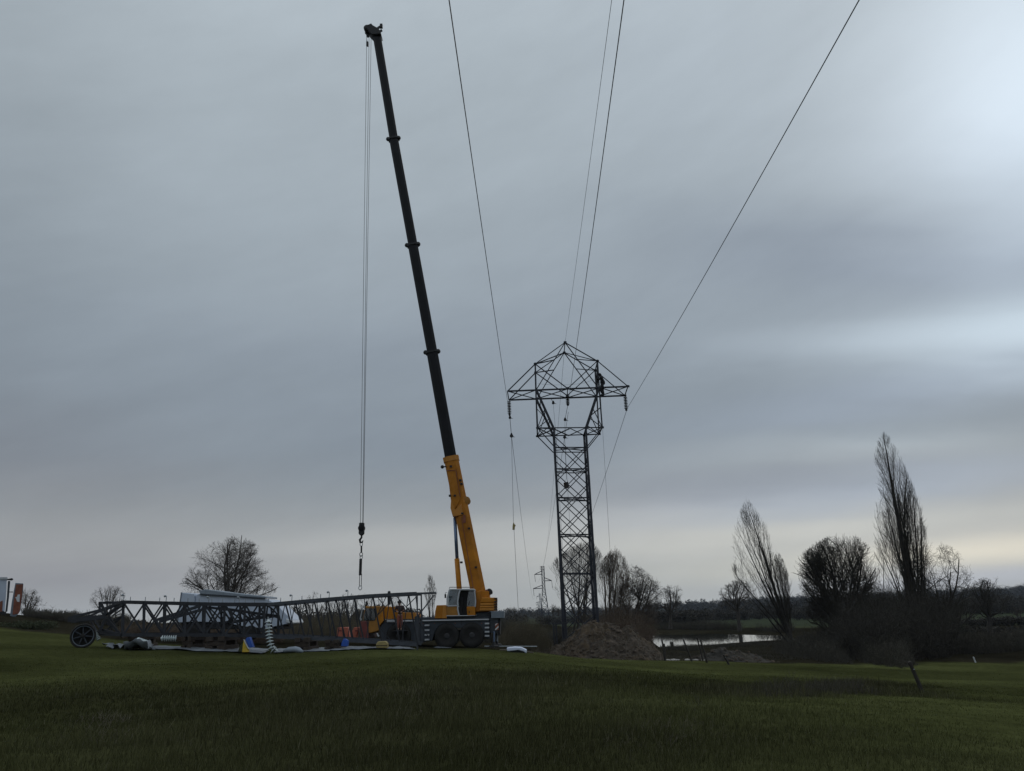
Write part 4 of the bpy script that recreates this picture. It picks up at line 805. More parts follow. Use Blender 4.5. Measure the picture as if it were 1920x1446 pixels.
# ================================================================== people
def skinned(name, joints, edges, radii, mt, parent, root=0, sub=2, smooth=True):
    org = np.array(parent.location); q = parent.parent
    me = bpy.data.meshes.new(name); me.from_pydata([tuple(np.array(j)-org) for j in joints], edges, []); o = bpy.data.objects.new(name, me); sc.collection.objects.link(o); o.parent = parent
    sm = o.modifiers.new('skin', 'SKIN'); sm.use_smooth_shade = True; sv = me.skin_vertices[0].data
    for i, r in enumerate(radii): sv[i].radius = (r, r) if isinstance(r, (int, float)) else r
    sv[root].use_root = True; ss = o.modifiers.new('sub', 'SUBSURF'); ss.levels = 1; ss.render_levels = 1; me.materials.append(mt); return o
def person(label, base, S, J, head, mats, helmet='cloth_silhouette', face=(-1, -.2), skin='skin', bulk=1.0):
    """J: joint offsets in metres from base (x right, y away, z up)"""
    t_ = thing('person', label, 'person', base); b = np.array(base)
    P = {k: b+np.array(v)*S for k, v in J.items()}
    names = ['pelvis', 'waist', 'chest', 'neck', 'head', 'shl', 'ell', 'hal', 'shr', 'elr', 'har', 'hipl', 'knl', 'anl', 'tol', 'hipr', 'knr', 'anr', 'tor']
    E_ = [(0, 1), (1, 2), (2, 3), (3, 4), (2, 5), (5, 6), (6, 7), (2, 8), (8, 9), (9, 10), (0, 11), (11, 12), (12, 13), (13, 14), (0, 15), (15, 16), (16, 17), (17, 18)]
    rad = [.11, .11, .13, .055, .085, .06, .042, .032, .06, .042, .032, .085, .06, .04, .035, .085, .06, .04, .035]
    skinned('body', [P[n] for n in names], E_, [r*S*bulk for r in rad], MT[skin], t_)
    hc = P['head']; MB().sphere(hc+np.array((0, 0, .03)), .105*S, 12, (.88, 1, 1.15)).build('head', MT[skin], t_, True)
    f = np.array([face[0], face[1], 0.]); f /= np.linalg.norm(f)
    MB().sphere(hc+f*.105*S+np.array((0, 0, .02)), .018*S, 6).build('nose', MT[skin], t_, True)
    MB().sphere(hc+np.array((0, 0, .085*S)), .125*S, 12, (1, 1.05, .75)).lathe(hc+np.array((0, 0, .06*S)), (0, 0, 1), [(.13*S, -.01), (.155*S, -.005), (.13*S, .015)], 16).build('helmet', MT[helmet], t_, True)
    k = [0, 1, 2, 5, 6, 8, 9]; up = ['pelvis', 'waist', 'chest', 'shl', 'ell', 'shr', 'elr']
    hand = lambda a, b_: P[a]+(P[b_]-P[a])*.85
    skinned('jacket', [P['pelvis']+np.array((0, 0, .03)), P['waist'], P['chest'], P['shl'], P['ell'], hand('ell', 'hal'), P['shr'], P['elr'], hand('elr', 'har'), (P['chest']+P['neck'])/2], [(0, 1), (1, 2), (2, 3), (3, 4), (4, 5), (2, 6), (6, 7), (7, 8), (2, 9)], [x*S*bulk for x in (.155, .15, .17, .085, .065, .05, .085, .065, .05, .09)], MT[mats[0]], t_)
    for s_ in 'lr':
        a = P['an'+s_]; skinned('trouser_leg', [P['pelvis'], P['hip'+s_], P['kn'+s_], a+np.array((0, 0, .03))], [(0, 1), (1, 2), (2, 3)], [x*S*bulk for x in (.12, .115, .08, .065)], MT[mats[1]], t_)
        skinned('boot', [a+np.array((0, 0, .04*S)), a-np.array((0, 0, .03*S)), P['to'+s_]], [(0, 1), (1, 2)], [.055*S, .055*S, .045*S], MT['black'], t_)
        h = P['ha'+s_]; e = P['el'+s_]; d = (h-e)/np.linalg.norm(h-e); a1, b1 = frames(d[None]); a1, b1 = a1[0], b1[0]
        hm = MB().tube([h, h+d*.08*S], [.035*S, .04*S], 7)
        for i in range(4): o_ = a1*(.03-.02*i)*S; hm.tube([h+d*.07*S+o_, h+d*(.12-.01*abs(i-1))*S+o_, h+d*(.13-.01*abs(i-1))*S+o_-b1*.035*S], [.011*S, .010*S, .008*S], 5)
        hm.tube([h+a1*.035*S, h+a1*.07*S+d*.05*S-b1*.02*S], [.013*S, .010*S], 5); hm.build('hand', MT[skin], t_, True)
    return t_
# climber on the right post of the cage, facing the post (left), feet on the cross beam
cb = W(1129.5, 742.5, 60.0)
J1 = dict(pelvis=(.02, 0, .82), waist=(.10, 0, 1.02), chest=(.06, 0, 1.28), neck=(-.04, 0, 1.46), head=(-.10, 0, 1.57), shl=(.0, -.19, 1.38), ell=(-.2, -.2, 1.2), hal=(-.32, -.08, 1.38), shr=(.0, .19, 1.38), elr=(-.22, .18, 1.3), har=(-.36, .05, 1.5),
          hipl=(.02, -.1, .78), knl=(-.1, -.12, .45), anl=(.0, -.1, .1), tol=(-.18, -.1, .04), hipr=(.04, .1, .78), knr=(.06, .12, .42), anr=(.12, .1, .08), tor=(-.04, .1, .03))
pc1 = person('climber in dark clothes with skin painted black as a silhouette, clinging to the right post of the pylon cage', cb, 1.06, J1, None, ('cloth_silhouette', 'cloth_silhouette'), face=(-1, .8), skin='cloth_silhouette', bulk=1.28)  # face and hands coloured black: backlit silhouette put into the colour
MB().prism([np.array(cb)+np.array(q) for q in ((.12, -.12, 1.3), (.26, -.12, 1.2), (.28, -.12, .95), (.14, -.12, .9))], (0, .26, 0)).build('tool_bag', MT['cloth_silhouette'], pc1, bevel=.03)

# ================================================================== mobile crane
YC = 47.0; CW = 2.6
def Z5(x, y): return (780+x/9.64, 1080+y/9.64)
def Z4(x, y): return (600+x/9.6, 1090+y/9.6)
def Z6(x, y): return (660+x/16.06, 1120+y/16.06)
def ZB(x, y): return (720+x/4.82, 820+y/4.82)
gb = W(860, 1214, YC+1.3); gz = h1(gb[0], YC+1.3)
crane = thing('mobile_crane', 'yellow and dark grey mobile crane truck with a long black telescopic boom raised', 'crane', (gb[0], YC+1.3, gz))
def side(name, pts, fn, mt, y0=0.0, dy=CW, parent=crane, bevel=.02):
    return MB().prism(pp(pts, YC+y0, fn), (0, dy, 0)).build(name, MT[mt], parent, bevel=bevel)
def arc(cx_, cy_, r, a0, a1, n=9): return [(cx_+r*math.cos(R_(a)), cy_-r*math.sin(R_(a))) for a in np.linspace(a0, a1, n)]
# carrier side with wheel arches
WH = [(555, 1090), (1010, 1092)]
prof = [(60, 830), (100, 812), (1330, 790), (1332, 1135), (1262, 1135)]+arc(1010, 1095, 232, 8, 140, 8)+arc(555, 1092, 232, 40, 172, 8)+[(292, 1175), (60, 1175)]
cf = side('carrier_frame', prof, Z5, 'carrier', .12, CW-.24)
side('carrier_core', [(1070, 880), (2900, 880), (2900, 1000), (1070, 1000)], Z4, 'black', .5, CW-1.0)
side('side_rail', [(100, 800), (1318, 774), (1318, 800), (105, 824)], Z5, 'silver', 0, .14)
side('side_rail', [(1190, 705), (1348, 703), (1345, 737), (1190, 740)], Z4, 'silver', 0, .14)
side('side_rail', [(1478, 702), (1700, 698), (1700, 728), (1478, 732)], Z4, 'silver', 0, .14)
side('front_fender', [(1075, 860), (1110, 770), (1190, 742), (1900, 735), (1905, 1090), (1690, 1100)]+arc(1415, 1000, 205, -5, 175, 8)+[(1180, 1090), (1110, 1090)], Z4, 'carrier', .14, CW-.28)
side('deck', [(-50, 755), (1340, 735), (1340, 775), (-50, 800)], Z5, 'carrier', .25, CW-.5)
# ladders: pale rungs in dark recess
for lx, ys in ((150, (893, 980, 1066, 1152)), (1238, (860, 934, 1010, 1083))):
    for y in ys: side('ladder_rung', [(lx+6, y-12), (lx+88, y-14), (lx+86, y+14), (lx+4, y+16)], Z5, 'silver', -.03, .16, bevel=.005)
def wheel(px, py, Yw, r, k=1):
    c = np.array(W(px, py, Yw)); c[2] = max(c[2], gz+r-.04); t_ = MB().lathe(c, (0, 1, 0), [(r*.56, 0), (r*.62, -.03), (r*.93, -.02), (r, .05), (r, .36), (r*.93, .42), (r*.6, .42)], 32).build('tyre', MT['rubber'], crane, True)
    MB().lathe(c+np.array((0, .05, 0)), (0, 1, 0), [(r*.1, 0), (r*.5, .03), (r*.57, -.05), (r*.58, .3)], 24).build('rim', MT['rim'], t_, True)
    MB().lathe(c, (0, 1, 0), [(r*.16, -.03), (r*.24, .0), (r*.27, .12)], 12).build('hub', MT['rim'], t_)
    tr_ = MB()
    for i in range(36):
        a = 2*math.pi*i/36; e = np.array((math.cos(a), 0, math.sin(a))); f2 = np.array((math.cos(a+.09), 0, math.sin(a+.09)))
        tr_.prism([c+e*r*.99+np.array((0, .02, 0)), c+f2*r*.99+np.array((0, .02, 0)), c+f2*r*1.025+np.array((0, .04, 0)), c+e*r*1.025+np.array((0, .04, 0))], (0, .36, 0))
    tr_.build('tread', MT['rubber'], t_)
for (x, y) in ((837.6, 1193), (884.8, 1193.2), (747.4, 1192)):
    for Yw in (YC+.05, YC+CW-.5): wheel(x, y, Yw, .69)
# rear outrigger and tail
side('tail_box', [(1355, 642), (1590, 636), (1588, 762), (1358, 768)], Z5, 'carrier_lt', -.1, CW+.2)
side('tail_frame', [(1340, 768), (1520, 764), (1505, 900), (1480, 1030), (1340, 1030)], Z5, 'carrier', .1, CW-.2)
side('tail_frame', [(1480, 766), (1525, 765), (1520, 1070), (1490, 1090)], Z5, 'black', .1, CW-.2)
MB().tube([W(*Z5(1412, 1000), YC-.15), W(*Z5(1412, 1290), YC-.15)], .05, 10).build('outrigger_jack', MT['chrome'], crane)
MB().tube([W(*Z5(1462, 1040), YC+2.3), W(*Z5(1462, 1275), YC+2.3)], .08, 10).build('outrigger_jack', MT['gal'], crane)
c = W(*Z5(1412, 1300), YC-.15); MB().lathe((c[0], c[1], gz-.02), (0, 0, 1), [(.30, 0), (.30, .06), (.1, .12), (.06, .3)], 16).build('outrigger_pad', MT['black'], crane)
c = W(*Z5(1462, 1290), YC+2.3); MB().lathe((c[0], c[1], gz-.02), (0, 0, 1), [(.30, 0), (.30, .06), (.1, .12), (.08, .25)], 16).build('outrigger_pad', MT['black'], crane)
wp = side('warning_panel', [(1430, 860), (1492, 855), (1492, 975), (1430, 978)], Z5, 'rust', -.04, .04, bevel=0)
MB().prism(pp([(1430, 880), (1458, 858), (1480, 857), (1430, 900)], YC-.043, Z5), (0, .003, 0)).prism(pp([(1430, 960), (1492, 900), (1492, 930), (1445, 977), (1430, 977)], YC-.043, Z5), (0, .003, 0)).build('stripe', MT['white'], wp)
MB().tube([W(*Z5(1240, 1272), YC-.2), W(*Z5(2190, 1276), YC-.2)], .03, 8).build('outrigger_bar', MT['gal'], crane)
# turntable and superstructure
side('turntable', [(470, 728), (1075, 720), (1060, 778), (480, 790)], Z5, 'black', .35, CW-.7)
side('front_counter_box', [(372, 530), (548, 526), (552, 768), (338, 768), (345, 640)], Z5, 'yellow', .15, 1.3)
side('front_counter_box', [(484, 536), (552, 530), (556, 766), (470, 766)], Z5, 'yellow2', .10, .1, bevel=.01)
side('deck_box', [(1092, 662), (1352, 650), (1352, 760), (1092, 760)], Z5, 'carrier', .4, 1.6)
# cab
cab = side('cab_floor', [(548, 715), (1070, 708), (1070, 724), (548, 732)], Z5, 'silver', .0, 1.15)
side('cab_lower_panel', [(552, 546), (748, 540), (772, 716), (556, 728)], Z5, 'yellow3', .03, 1.08)
rd = side('cab_door', [(915, 556), (1072, 552), (1070, 714), (928, 716)], Z5, 'yellow', .0, 1.12)
MB().prism(pp([(955, 636), (970, 636), (970, 672), (955, 672)], YC-.01, Z5), (0, .02, 0)).build('door_handle', MT['black'], rd)
side('cab_roof', [(600, 234), (1045, 230), (1070, 250), (1068, 264), (596, 258)], Z5, 'silver', -.02, 1.2)
fr_ = MB()
for pl in ([(590, 250), (622, 240), (600, 300), (578, 420), (572, 545), (548, 545), (552, 400)], [(782, 244), (812, 244), (785, 330), (765, 450), (765, 600), (792, 720), (765, 722), (742, 600), (742, 440), (760, 320)], [(1048, 250), (1070, 262), (1088, 470), (1080, 560), (1058, 560), (1066, 420)]):
    fr_.prism(pp(pl, YC-.01, Z5), (0, .08, 0)); fr_.prism(pp(pl, YC+1.06, Z5), (0, .08, 0))
fr_.prism(pp([(572, 530), (748, 526), (748, 548), (572, 552)], YC-.01, Z5), (0, .06, 0)); fr_.build('cab_frame', MT['silver'], crane)
side('cab_glass', [(604, 258), (762, 256), (745, 440), (746, 528), (578, 532), (584, 420)], Z5, 'glass', .02, .02, bevel=0)
side('cab_glass', [(952, 284), (1050, 280), (1064, 420), (1058, 552), (920, 552), (930, 400)], Z5, 'glass', .02, .02, bevel=0)
side('cab_glass', [(604, 258), (1050, 258), (1060, 552), (578, 545)], Z5, 'glass', 1.08, .02, bevel=0)
side('cab_interior_dark', [(795, 262), (1040, 262), (1050, 555), (1068, 715), (800, 718), (775, 540)], Z5, 'black', .55, .5)  # black block paints in the shade seen through the open cab door
side('driver_seat', [(700, 560), (800, 560), (812, 380), (850, 385), (840, 600), (830, 716), (740, 716)], Z5, 'black', .35, .5)
side('driver_seat', [(640, 545), (745, 400), (745, 545)], Z5, 'carrier', .35, .5)
wpn = MB().bars([(W(*Z5(945, 530), YC-.03), W(*Z5(975, 455), YC-.03))], .03).build('wiper', MT['black'], crane)
# slewing body
side('slewing_frame', [(1072, 300), (1160, 262), (1320, 278), (1326, 392), (1190, 410), (1170, 640), (1078, 650), (1074, 560)], Z5, 'yellow', .3, 1.7)
side('slewing_frame', [(1090, 300), (1165, 268), (1180, 600), (1165, 640), (1088, 645)], Z5, 'yellow', .22, .08, bevel=.01)
cw_ = None
for i, (y0, y1) in enumerate([(392, 484), (488, 536), (540, 580), (584, 632)]):
    side('counterweight_slab', [(1186 if i == 0 else 1168-i*6, y0), (1450, y0-2), (1450, y1-3), (1160-i*4, y1)], Z5, 'yellow2' if i else 'yellow', -.05, 2.7, bevel=.03)
cl_ = MB()
for y in (400, 455, 500, 545, 590): cl_.prism(pp([(1412, y), (1458, y-4), (1462, y+16), (1412, y+22)], YC-.1, Z5), (0, .08, 0))
cl_.prism(pp([(1455, 392), (1468, 392), (1468, 628), (1452, 630)], YC-.08, Z5), (0, .3, 0)); cl_.build('counterweight_clamp', MT['black'], crane)
side('roof_edge', [(1170, 615), (1260, 614), (1260, 634), (1165, 634)], Z5, 'yellow3', .1, 2, bevel=.01)
MB().lathe(W(*Z5(1322, 282), YC+.4), (0, 1, 0), [(.1, 0), (.17, .02), (.17, 1.0), (.1, 1.02)], 16).build('winch', MT['black'], crane)
MB().tube([W(*Z5(1338, 318), YC+.3), W(*Z5(1374, 322), YC+.3), W(*Z5(1378, 288), YC+.3)], .035, 8).build('mirror_arm', MT['black'], crane)
MB().tube([W(*Z5(1260, 285), YC+.4), W(*Z5(1275, 262), YC+.4), W(*Z5(1300, 270), YC+.4)], .06, 8).build('hose', MT['rust'], crane)
# carrier driver cab at the left
side('driver_cab', [(395, 268), (975, 262), (965, 560), (900, 760), (830, 860), (800, 1010), (500, 1090), (480, 1000), (470, 720), (330, 715), (345, 560)], Z6, 'yellow3', .05, 2.4, bevel=.03)
side('driver_cab_window', [(420, 332), (735, 332), (735, 560), (690, 705), (345, 705), (360, 520)], Z6, 'glass', .02, .03, bevel=0)
side('driver_cab_dark_backing', [(425, 340), (730, 340), (728, 560), (686, 700), (350, 700), (365, 520)], Z6, 'black', .045, .03, bevel=0)  # flat black sheet behind the glass stands in for the shaded cab interior
side('cab_door_panel', [(780, 600), (962, 400), (955, 700), (880, 780), (830, 850), (770, 700)], Z6, 'yellow', .02, .04, bevel=.005)
side('bumper', [(225, 735), (470, 715), (500, 1090), (500, 1240), (260, 1240), (235, 1000)], Z6, 'redcab', -.02, 2.5, bevel=.03)
side('engine_cover', [(1150, 462), (1418, 455), (1420, 668), (1170, 692), (1150, 600)], Z4, 'yellow', .2, 2.1)
side('storage_box', [(1420, 560), (1725, 566), (1728, 640), (1700, 682), (1420, 680)], Z4, 'yellow2', .1, 2.3)
MB().bars([(W(*Z6(400, 330), YC-.02), W(*Z6(330, 270), YC-.02)), (W(*Z6(330, 270), YC-.02), W(*Z6(250, 640), YC-.02))], .05).prism(pp([(205, 640), (290, 640), (285, 690), (235, 715), (208, 700)], YC-.05, Z6), (0, .1, 0)).build('mirror', MT['silver'], crane)
MB().lathe(W(*Z6(440, 200), YC+.6)-np.array((0, 0, .1)), (0, 0, 1), [(.06, -.05), (.07, .05), (.05, .22), (.02, .25)], 10).build('beacon', MT['black'], crane)
mk = MB()
for x in (1000, 1022, 1052, 1068, 1096, 1120, 1146, 1172, 1198, 1226, 1252): mk.prism(pp([(x, 655), (x+9, 655), (x+9, 690), (x, 690)], YC+.08, Z6), (0, .01, 0))
mk.build('lettering_strokes', MT['silver'], crane)  # pale strokes standing in for unreadable lettering beside the driver cab
MB().prism(pp([(735, 1080), (765, 1080), (822, 1160), (800, 1195), (770, 1170)], YC-.3, Z6), (0, .06, 0)).build('indicator_plate', MT['white'], crane)
step_z = W(748, 1181.5, YC-.35)
MB().box((step_z[0]-.35, YC-.55, step_z[2]-.06), (step_z[0]+.45, YC+.1, step_z[2]-.02)).build('side_step', MT['rim'], crane)
# boom
YB = YC+1.25
def beam(name, a, b, wa, wb, mt, parent, dr=.85, n=8, taper=True, Yb=None):
    Yb = YB if Yb is None else Yb; a = np.array(W(*a, Yb)); b = np.array(W(*b, Yb)); d = b-a; L = np.linalg.norm(d); d /= L; s_ = np.array((d[2], 0, -d[0])); y_ = np.array((0, 1., 0)); V = []; 
    pr = [(-1, -.55), (-.55, -1), (.55, -1), (1, -.6), (1, .6), (.55, 1), (-.55, 1), (-1, .55)]
    for c, w in ((a, wa), (b, wb)):
        for (u, v) in pr: V.append(c+s_*u*w+y_*v*w*dr)
    k = 8; Fc = [(i, (i+1) % k, (i+1) % k+k, i+k) for i in range(k)]+[tuple(range(k-1, -1, -1)), tuple(range(k, 2*k))]
    return MB().add(V, Fc).build(name, MT[mt], parent)
mpp = YB/FPX
def hw(px, y):  # half width in metres of a px-wide beam at image row y
    p_ = W(800, y, YB); return px/2*((p_-EP)@F)/FPX
boom = beam('boom_base', (905, 1150), (845.5, 858), hw(27.5, 1100), hw(26.5, 860), 'yellow', crane)
secs = [((846, 862), (810.2, 660), 21.5, 20.5), ((811.2, 664), (774, 459), 19, 18.2), ((775, 463), (738, 260), 17.2, 16.6), ((739, 264), (706.5, 66), 15.8, 15.0)]
for i, (a, b, wa, wb) in enumerate(secs):
    bs = beam('boom_section', a, b, hw(wa, a[1]), hw(wb, b[1]), 'boomblack', crane)
    if i < 3:
        d = ((b[0]-a[0])/200, (b[1]-a[1])/200); beam('boom_collar', (b[0]-d[0]*3, b[1]-d[1]*3), b, hw(wb+4, b[1]), hw(wb+4, b[1]), 'black', crane)
        e = W(b[0]+wb/2+1, b[1]-1, YB); MB().sphere(e, .16, 6).build('collar_roller', MT['black'], crane)
        e = W(b[0]-wb/2-2, b[1]+1, YB); MB().sphere(e, .15, 6).build('collar_roller', MT['black'], crane)
beam('boom_collar', (847, 866), (845.3, 857), hw(29, 860), hw(29.5, 860), 'yellow2', crane)
def bsd(name, pts, mt, y0, dy, bevel=.01): return MB().prism(pp(pts, YB+y0, ZB), (0, dy, 0)).build(name, MT[mt], crane, bevel=bevel)
bsd('boom_side_plate', [(572, 290), (645, 285), (690, 560), (640, 650), (608, 600), (600, 540)], 'yellow', -.42, .06)
bsd('cylinder_bracket', [(606, 555), (600, 640), (622, 718), (712, 702), (700, 600), (640, 655)], 'yellow2', -.45, .9, .02)
bsd('boom_marking', [(712, 705), (735, 700), (738, 770), (715, 775)], 'rust', -.44, .05, 0)
MB().lathe(W(*ZB(745, 568), YB-.3), (0, 1, 0), [(.1, -.02), (.22, 0), (.22, .08), (.15, .1), (.15, .5), (.22, .52), (.22, .6), (.1, .62)], 18).build('auxiliary_winch', MT['yellow3'], crane, False)
MB().sphere(W(*ZB(527, 268), YB-.2), .11, 8).tube([W(*ZB(527, 268), YB-.2), W(*ZB(620, 262), YB-.3)], .04, 6).build('camera_light', MT['black'], crane)
bl = MB()
for (x, y) in ((604, 262), (690, 388), (700, 420), (596, 527), (640, 527), (768, 823), (830, 1175), (698, 1130), (708, 688)): c = np.array(W(*ZB(x, y), YB-.42)); bl.box(c-np.array((.07, .05, .05)), c+np.array((.07, .25, .05)))
bl.build('boom_lug', MT['black'], crane)
sm_ = MB()
for (a, b) in (((648, 290), (690, 540)), ((700, 720), (806, 1355)), ((566, 300), (640, 300))): sm_.bars([(W(*ZB(*a), YB-.44), W(*ZB(*b), YB-.44))], .025, QUAD)
sm_.build('boom_seam', MT['rust'], crane)
MB().tube([W(*ZB(715, 540), YB-.30), W(*ZB(770, 800), YB-.30), W(*ZB(850, 1200), YB-.30), W(*ZB(868, 1330), YB-.25)], .03, 6).build('hydraulic_hose', MT['black'], crane)
MB().tube([W(*Z5(600, 232), YC+.02), W(*Z5(606, 205), YC+.02), W(*Z5(1030, 205), YC+.02), W(*Z5(1040, 232), YC+.02)], .018, 6).build('cab_handrail', MT['black'], crane)
MB().tube([W(*Z5(560, 300), YC-.05), W(*Z5(530, 300), YC-.15), W(*Z5(528, 380), YC-.15)], .015, 5).prism(pp([(515, 330), (545, 330), (545, 400), (515, 400)], YC-.2, Z5), (0, .05, 0)).build('cab_mirror', MT['black'], crane)
for x in (120, 330, 700, 1180): MB().prism(pp([(x, 850), (x+16, 850), (x+16, 862), (x, 862)], YC+.09, Z5), (0, .03, 0)).build('side_marker', MT['rust'], crane)
for x in (820, 560, 1280): MB().bars([(W(*Z5(x, 800), YC+.1), W(*Z5(x, 890), YC+.1))], .02, QUAD).build('panel_joint', MT['black'], crane)
cy0 = W(*ZB(672, 1400), YB); cy1 = W(*ZB(659, 1098), YB); rod1 = W(*ZB(640, 730), YB); rod0 = W(*ZB(661, 1110), YB)
MB().tube([W(863, 1130, YB), cy1], .15, 14).build('lift_cylinder', MT['yellow'], crane, True); MB().tube([rod0, rod1], .10, 14).build('lift_rod', MT['chrome'], crane, True)
# boom head
def ZH(x, y): return (670+x/18.07, 30+y/18.07)
MB().prism(pp([(500, 620), (380, 500), (330, 440), (262, 410), (262, 350), (300, 320), (400, 270), (470, 240), (500, 290), (590, 345), (700, 400), (790, 520), (800, 600)], YB-.4, ZH), (0, .8, 0)).build('boom_head', MT['black'], crane, bevel=.03)
MB().bars([(W(*ZH(690, 420), YB-.2), W(*ZH(790, 355), YB-.2)), (W(*ZH(760, 530), YB-.2), W(*ZH(835, 485), YB-.2))], .09, QUAD).box(np.array(W(*ZH(812, 348), YB-.3))-np.array((.11, 0, .06)), np.array(W(*ZH(812, 348), YB-.1))+np.array((.11, 0, .06))).build('lamp_bracket', MT['black'], crane)
MB().lathe(W(*ZH(330, 390), YB-.35), (0, 1, 0), [(.1, 0), (.26, .02), (.22, .1), (.26, .18), (.22, .3), (.26, .5), (.1, .55)], 16).build('head_sheave', MT['black'], crane, True)
MB().bars([(W(*ZH(362, 450), YB), W(*ZH(362, 715), YB))], .10, QUAD).build('rope_anchor', MT['black'], crane)
MB().tube([W(*ZH(285, 460), YB), W(*ZH(335, 900), YB)], .015, 5).build('limit_switch_chain', MT['rope'], crane)
MB().box(np.array(W(*ZH(340, 955), YB))-np.array((.07, .08, .17)), np.array(W(*ZH(340, 955), YB))+np.array((.07, .08, .17))).build('limit_weight', MT['black'], crane)
# hoist ropes, block, hook (hang from the head)
hx = W(690.3, 62, YB)[0]; hz = W(679, 981, YB)[2]; hk = thing('hook_block', 'black hook block with sling hanging on the crane ropes above the lying mast', 'hook', (hx, YB, hz))
topz = W(690, 60, YB)[2]
for dx, dz, q in ((-.10, 0, 'left'), (.07, .05, 'right'), (.20, -.1, 'outer')):
    xe = dx if q != 'outer' else .11
    cable('hoist_rope', q+' thin steel rope running from the boom head down to the hook block', [(hx+dx, YB+(.1 if q == 'outer' else 0), topz+dz), (hx+xe*.8, YB, hz-.05)], .014, 'rope', 'rope', 'hoist ropes of the crane')
b = np.array((hx, YB, hz))
MB().prism([b+np.array(q) for q in ((-.14, -.12, .02), (.15, -.12, .02), (.16, -.12, -.62), (.06, -.12, -.74), (-.07, -.12, -.74), (-.17, -.12, -.62))], (0, .24, 0)).build('block', MT['black'], hk, bevel=.03)
MB().lathe(b+np.array((0, -.14, -.3)), (0, 1, 0), [(.05, 0), (.2, .02), (.2, .26), (.05, .28)], 18).build('sheave', MT['boomblack'], hk)
MB().tube([b+np.array((0, 0, -.7)), b+np.array((0, 0, -.85)), b+np.array((-.10, 0, -.98)), b+np.array((-.07, 0, -1.13)), b+np.array((.05, 0, -1.14)), b+np.array((.09, 0, -1.02))], [.05, .06, .07, .07, .05, .025], 8).build('hook', MT['black'], hk)
def ring(c, r, t, mt, parent, name='shackle'): MB().tube([c+np.array((r*math.cos(a), 0, r*1.3*math.sin(a))) for a in np.linspace(0, 2*math.pi, 13)], t, 6, False).build(name, MT[mt], parent)
ring(b+np.array((-.01, 0, -1.25)), .08, .02, 'gal', hk); MB().tube([b+np.array((0, 0, -1.34)), b+np.array((0, 0, -1.75))], .05, 6).build('strap', MT['black'], hk)
ring(b+np.array((-.01, 0, -1.84)), .09, .02, 'black', hk); ring(b+np.array((0, 0, -2.0)), .08, .02, 'gal', hk)
zb = W(678, 1104, YB)[2]-hz
MB().tube([b+np.array((-.03, 0, -2.1)), b+np.array((-.05, 0, -2.1+(zb+2.1)*.55))], .085, 8).build('strap', MT['black'], hk)
for dx in (-.08, .03): MB().tube([b+np.array((dx, 0, -2.1+(zb+2.1)*.5)), b+np.array((dx-.01, 0, zb+.12))], .02, 5).build('sling_leg', MT['black'], hk)
ring(b+np.array((-.04, 0, zb+.05)), .09, .022, 'gal', hk, 'ring')

J2 = dict(pelvis=(0, 0, .86), waist=(.02, 0, 1.03), chest=(-.01, 0, 1.28), neck=(-.02, 0, 1.45), head=(-.03, 0, 1.56), shl=(-.2, -.05, 1.38), ell=(-.30, -.12, 1.12), hal=(-.12, -.28, 1.08), shr=(.2, -.03, 1.38), elr=(.30, -.1, 1.12), har=(.12, -.28, 1.05),
          hipl=(-.09, 0, .84), knl=(-.10, -.06, .46), anl=(-.09, 0, .09), tol=(-.1, -.17, .04), hipr=(.09, 0, .84), knr=(.09, -.05, .46), anr=(.07, 0, .09), tor=(.08, -.17, .04))
person('person in dark jacket and rust red trousers standing on the crane truck step', (step_z[0]+.05, YC-.3, step_z[2]-.02), .93, J2, None, ('jacket', 'trousers'), face=(0, -1))

# ================================================================== lattice mast lying on the ground
YMn = 39.6; DP = 2.0
def Z2(x, y): return (220+x/9.6, 1090+y/9.6)
def Z3(x, y): return (400+x/9.6, 1090+y/9.6)
mb0 = W(500, 1222, 40.5); mast = thing('lying_lattice_mast', 'long dark steel lattice mast lying on timber blocks across the worksite', 'lattice mast', (mb0[0], 40.6, h1(mb0[0], 40.6)))
TOP = [(228, 1129), (310, 1131), (400, 1133), (500, 1133.5), (600, 1124.5), (700, 1116.5), (781, 1112.5)]
BOT = [(228, 1190.5), (310, 1191), (400, 1191), (500, 1193), (600, 1197.5), (700, 1203.5), (783, 1209)]
def itp(L, x): return float(np.interp(x, [a[0] for a in L], [a[1] for a in L]))
def ym(x): return YMn+np.interp(x, [128, 500, 783], [0, .4, 2.2])
def mt_(x, top=True, far=False): y = ym(x); p_ = W(x, itp(TOP if top else BOT, x), y); return p_+np.array((0, DP if far else 0, 0))
xs_ = [228, 270, 310, 350, 400, 450, 500, 560, 600, 640, 690, 740, 781]
for far in (False, True):
    for top in (True, False):
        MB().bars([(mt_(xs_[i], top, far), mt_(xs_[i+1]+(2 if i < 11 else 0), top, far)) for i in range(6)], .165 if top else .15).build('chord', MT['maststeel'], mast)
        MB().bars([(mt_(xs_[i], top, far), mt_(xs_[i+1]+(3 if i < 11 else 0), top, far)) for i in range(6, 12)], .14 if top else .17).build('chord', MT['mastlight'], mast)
vn = [232, 272, 311, 349, 385, 422, 460, 497]
for i, x in enumerate(vn):
    MB().bars([(mt_(x), mt_(x-2, False))], .12).build('post', MT['maststeel'], mast); MB().bars([(mt_(x+3, True, True), mt_(x+2, False, True))], .11).build('post', MT['maststeel'], mast)
dg = []; cr2 = []
for i in range(len(vn)-1):
    a, b = vn[i], vn[i+1]; dg += [(mt_(a), mt_(b, False)), (mt_(b), mt_(a, False)), (mt_(a, True, True), mt_(b, False, True)), (mt_(b, True, True), mt_(a, False, True))]
    cr2 += [(mt_(a), mt_(b, True, True)), (mt_(a, True, True), mt_(b)), (mt_(a, False), mt_(b, False, True)), (mt_(a, True), mt_(a, True, True)), (mt_(a, False), mt_(a, False, True))]
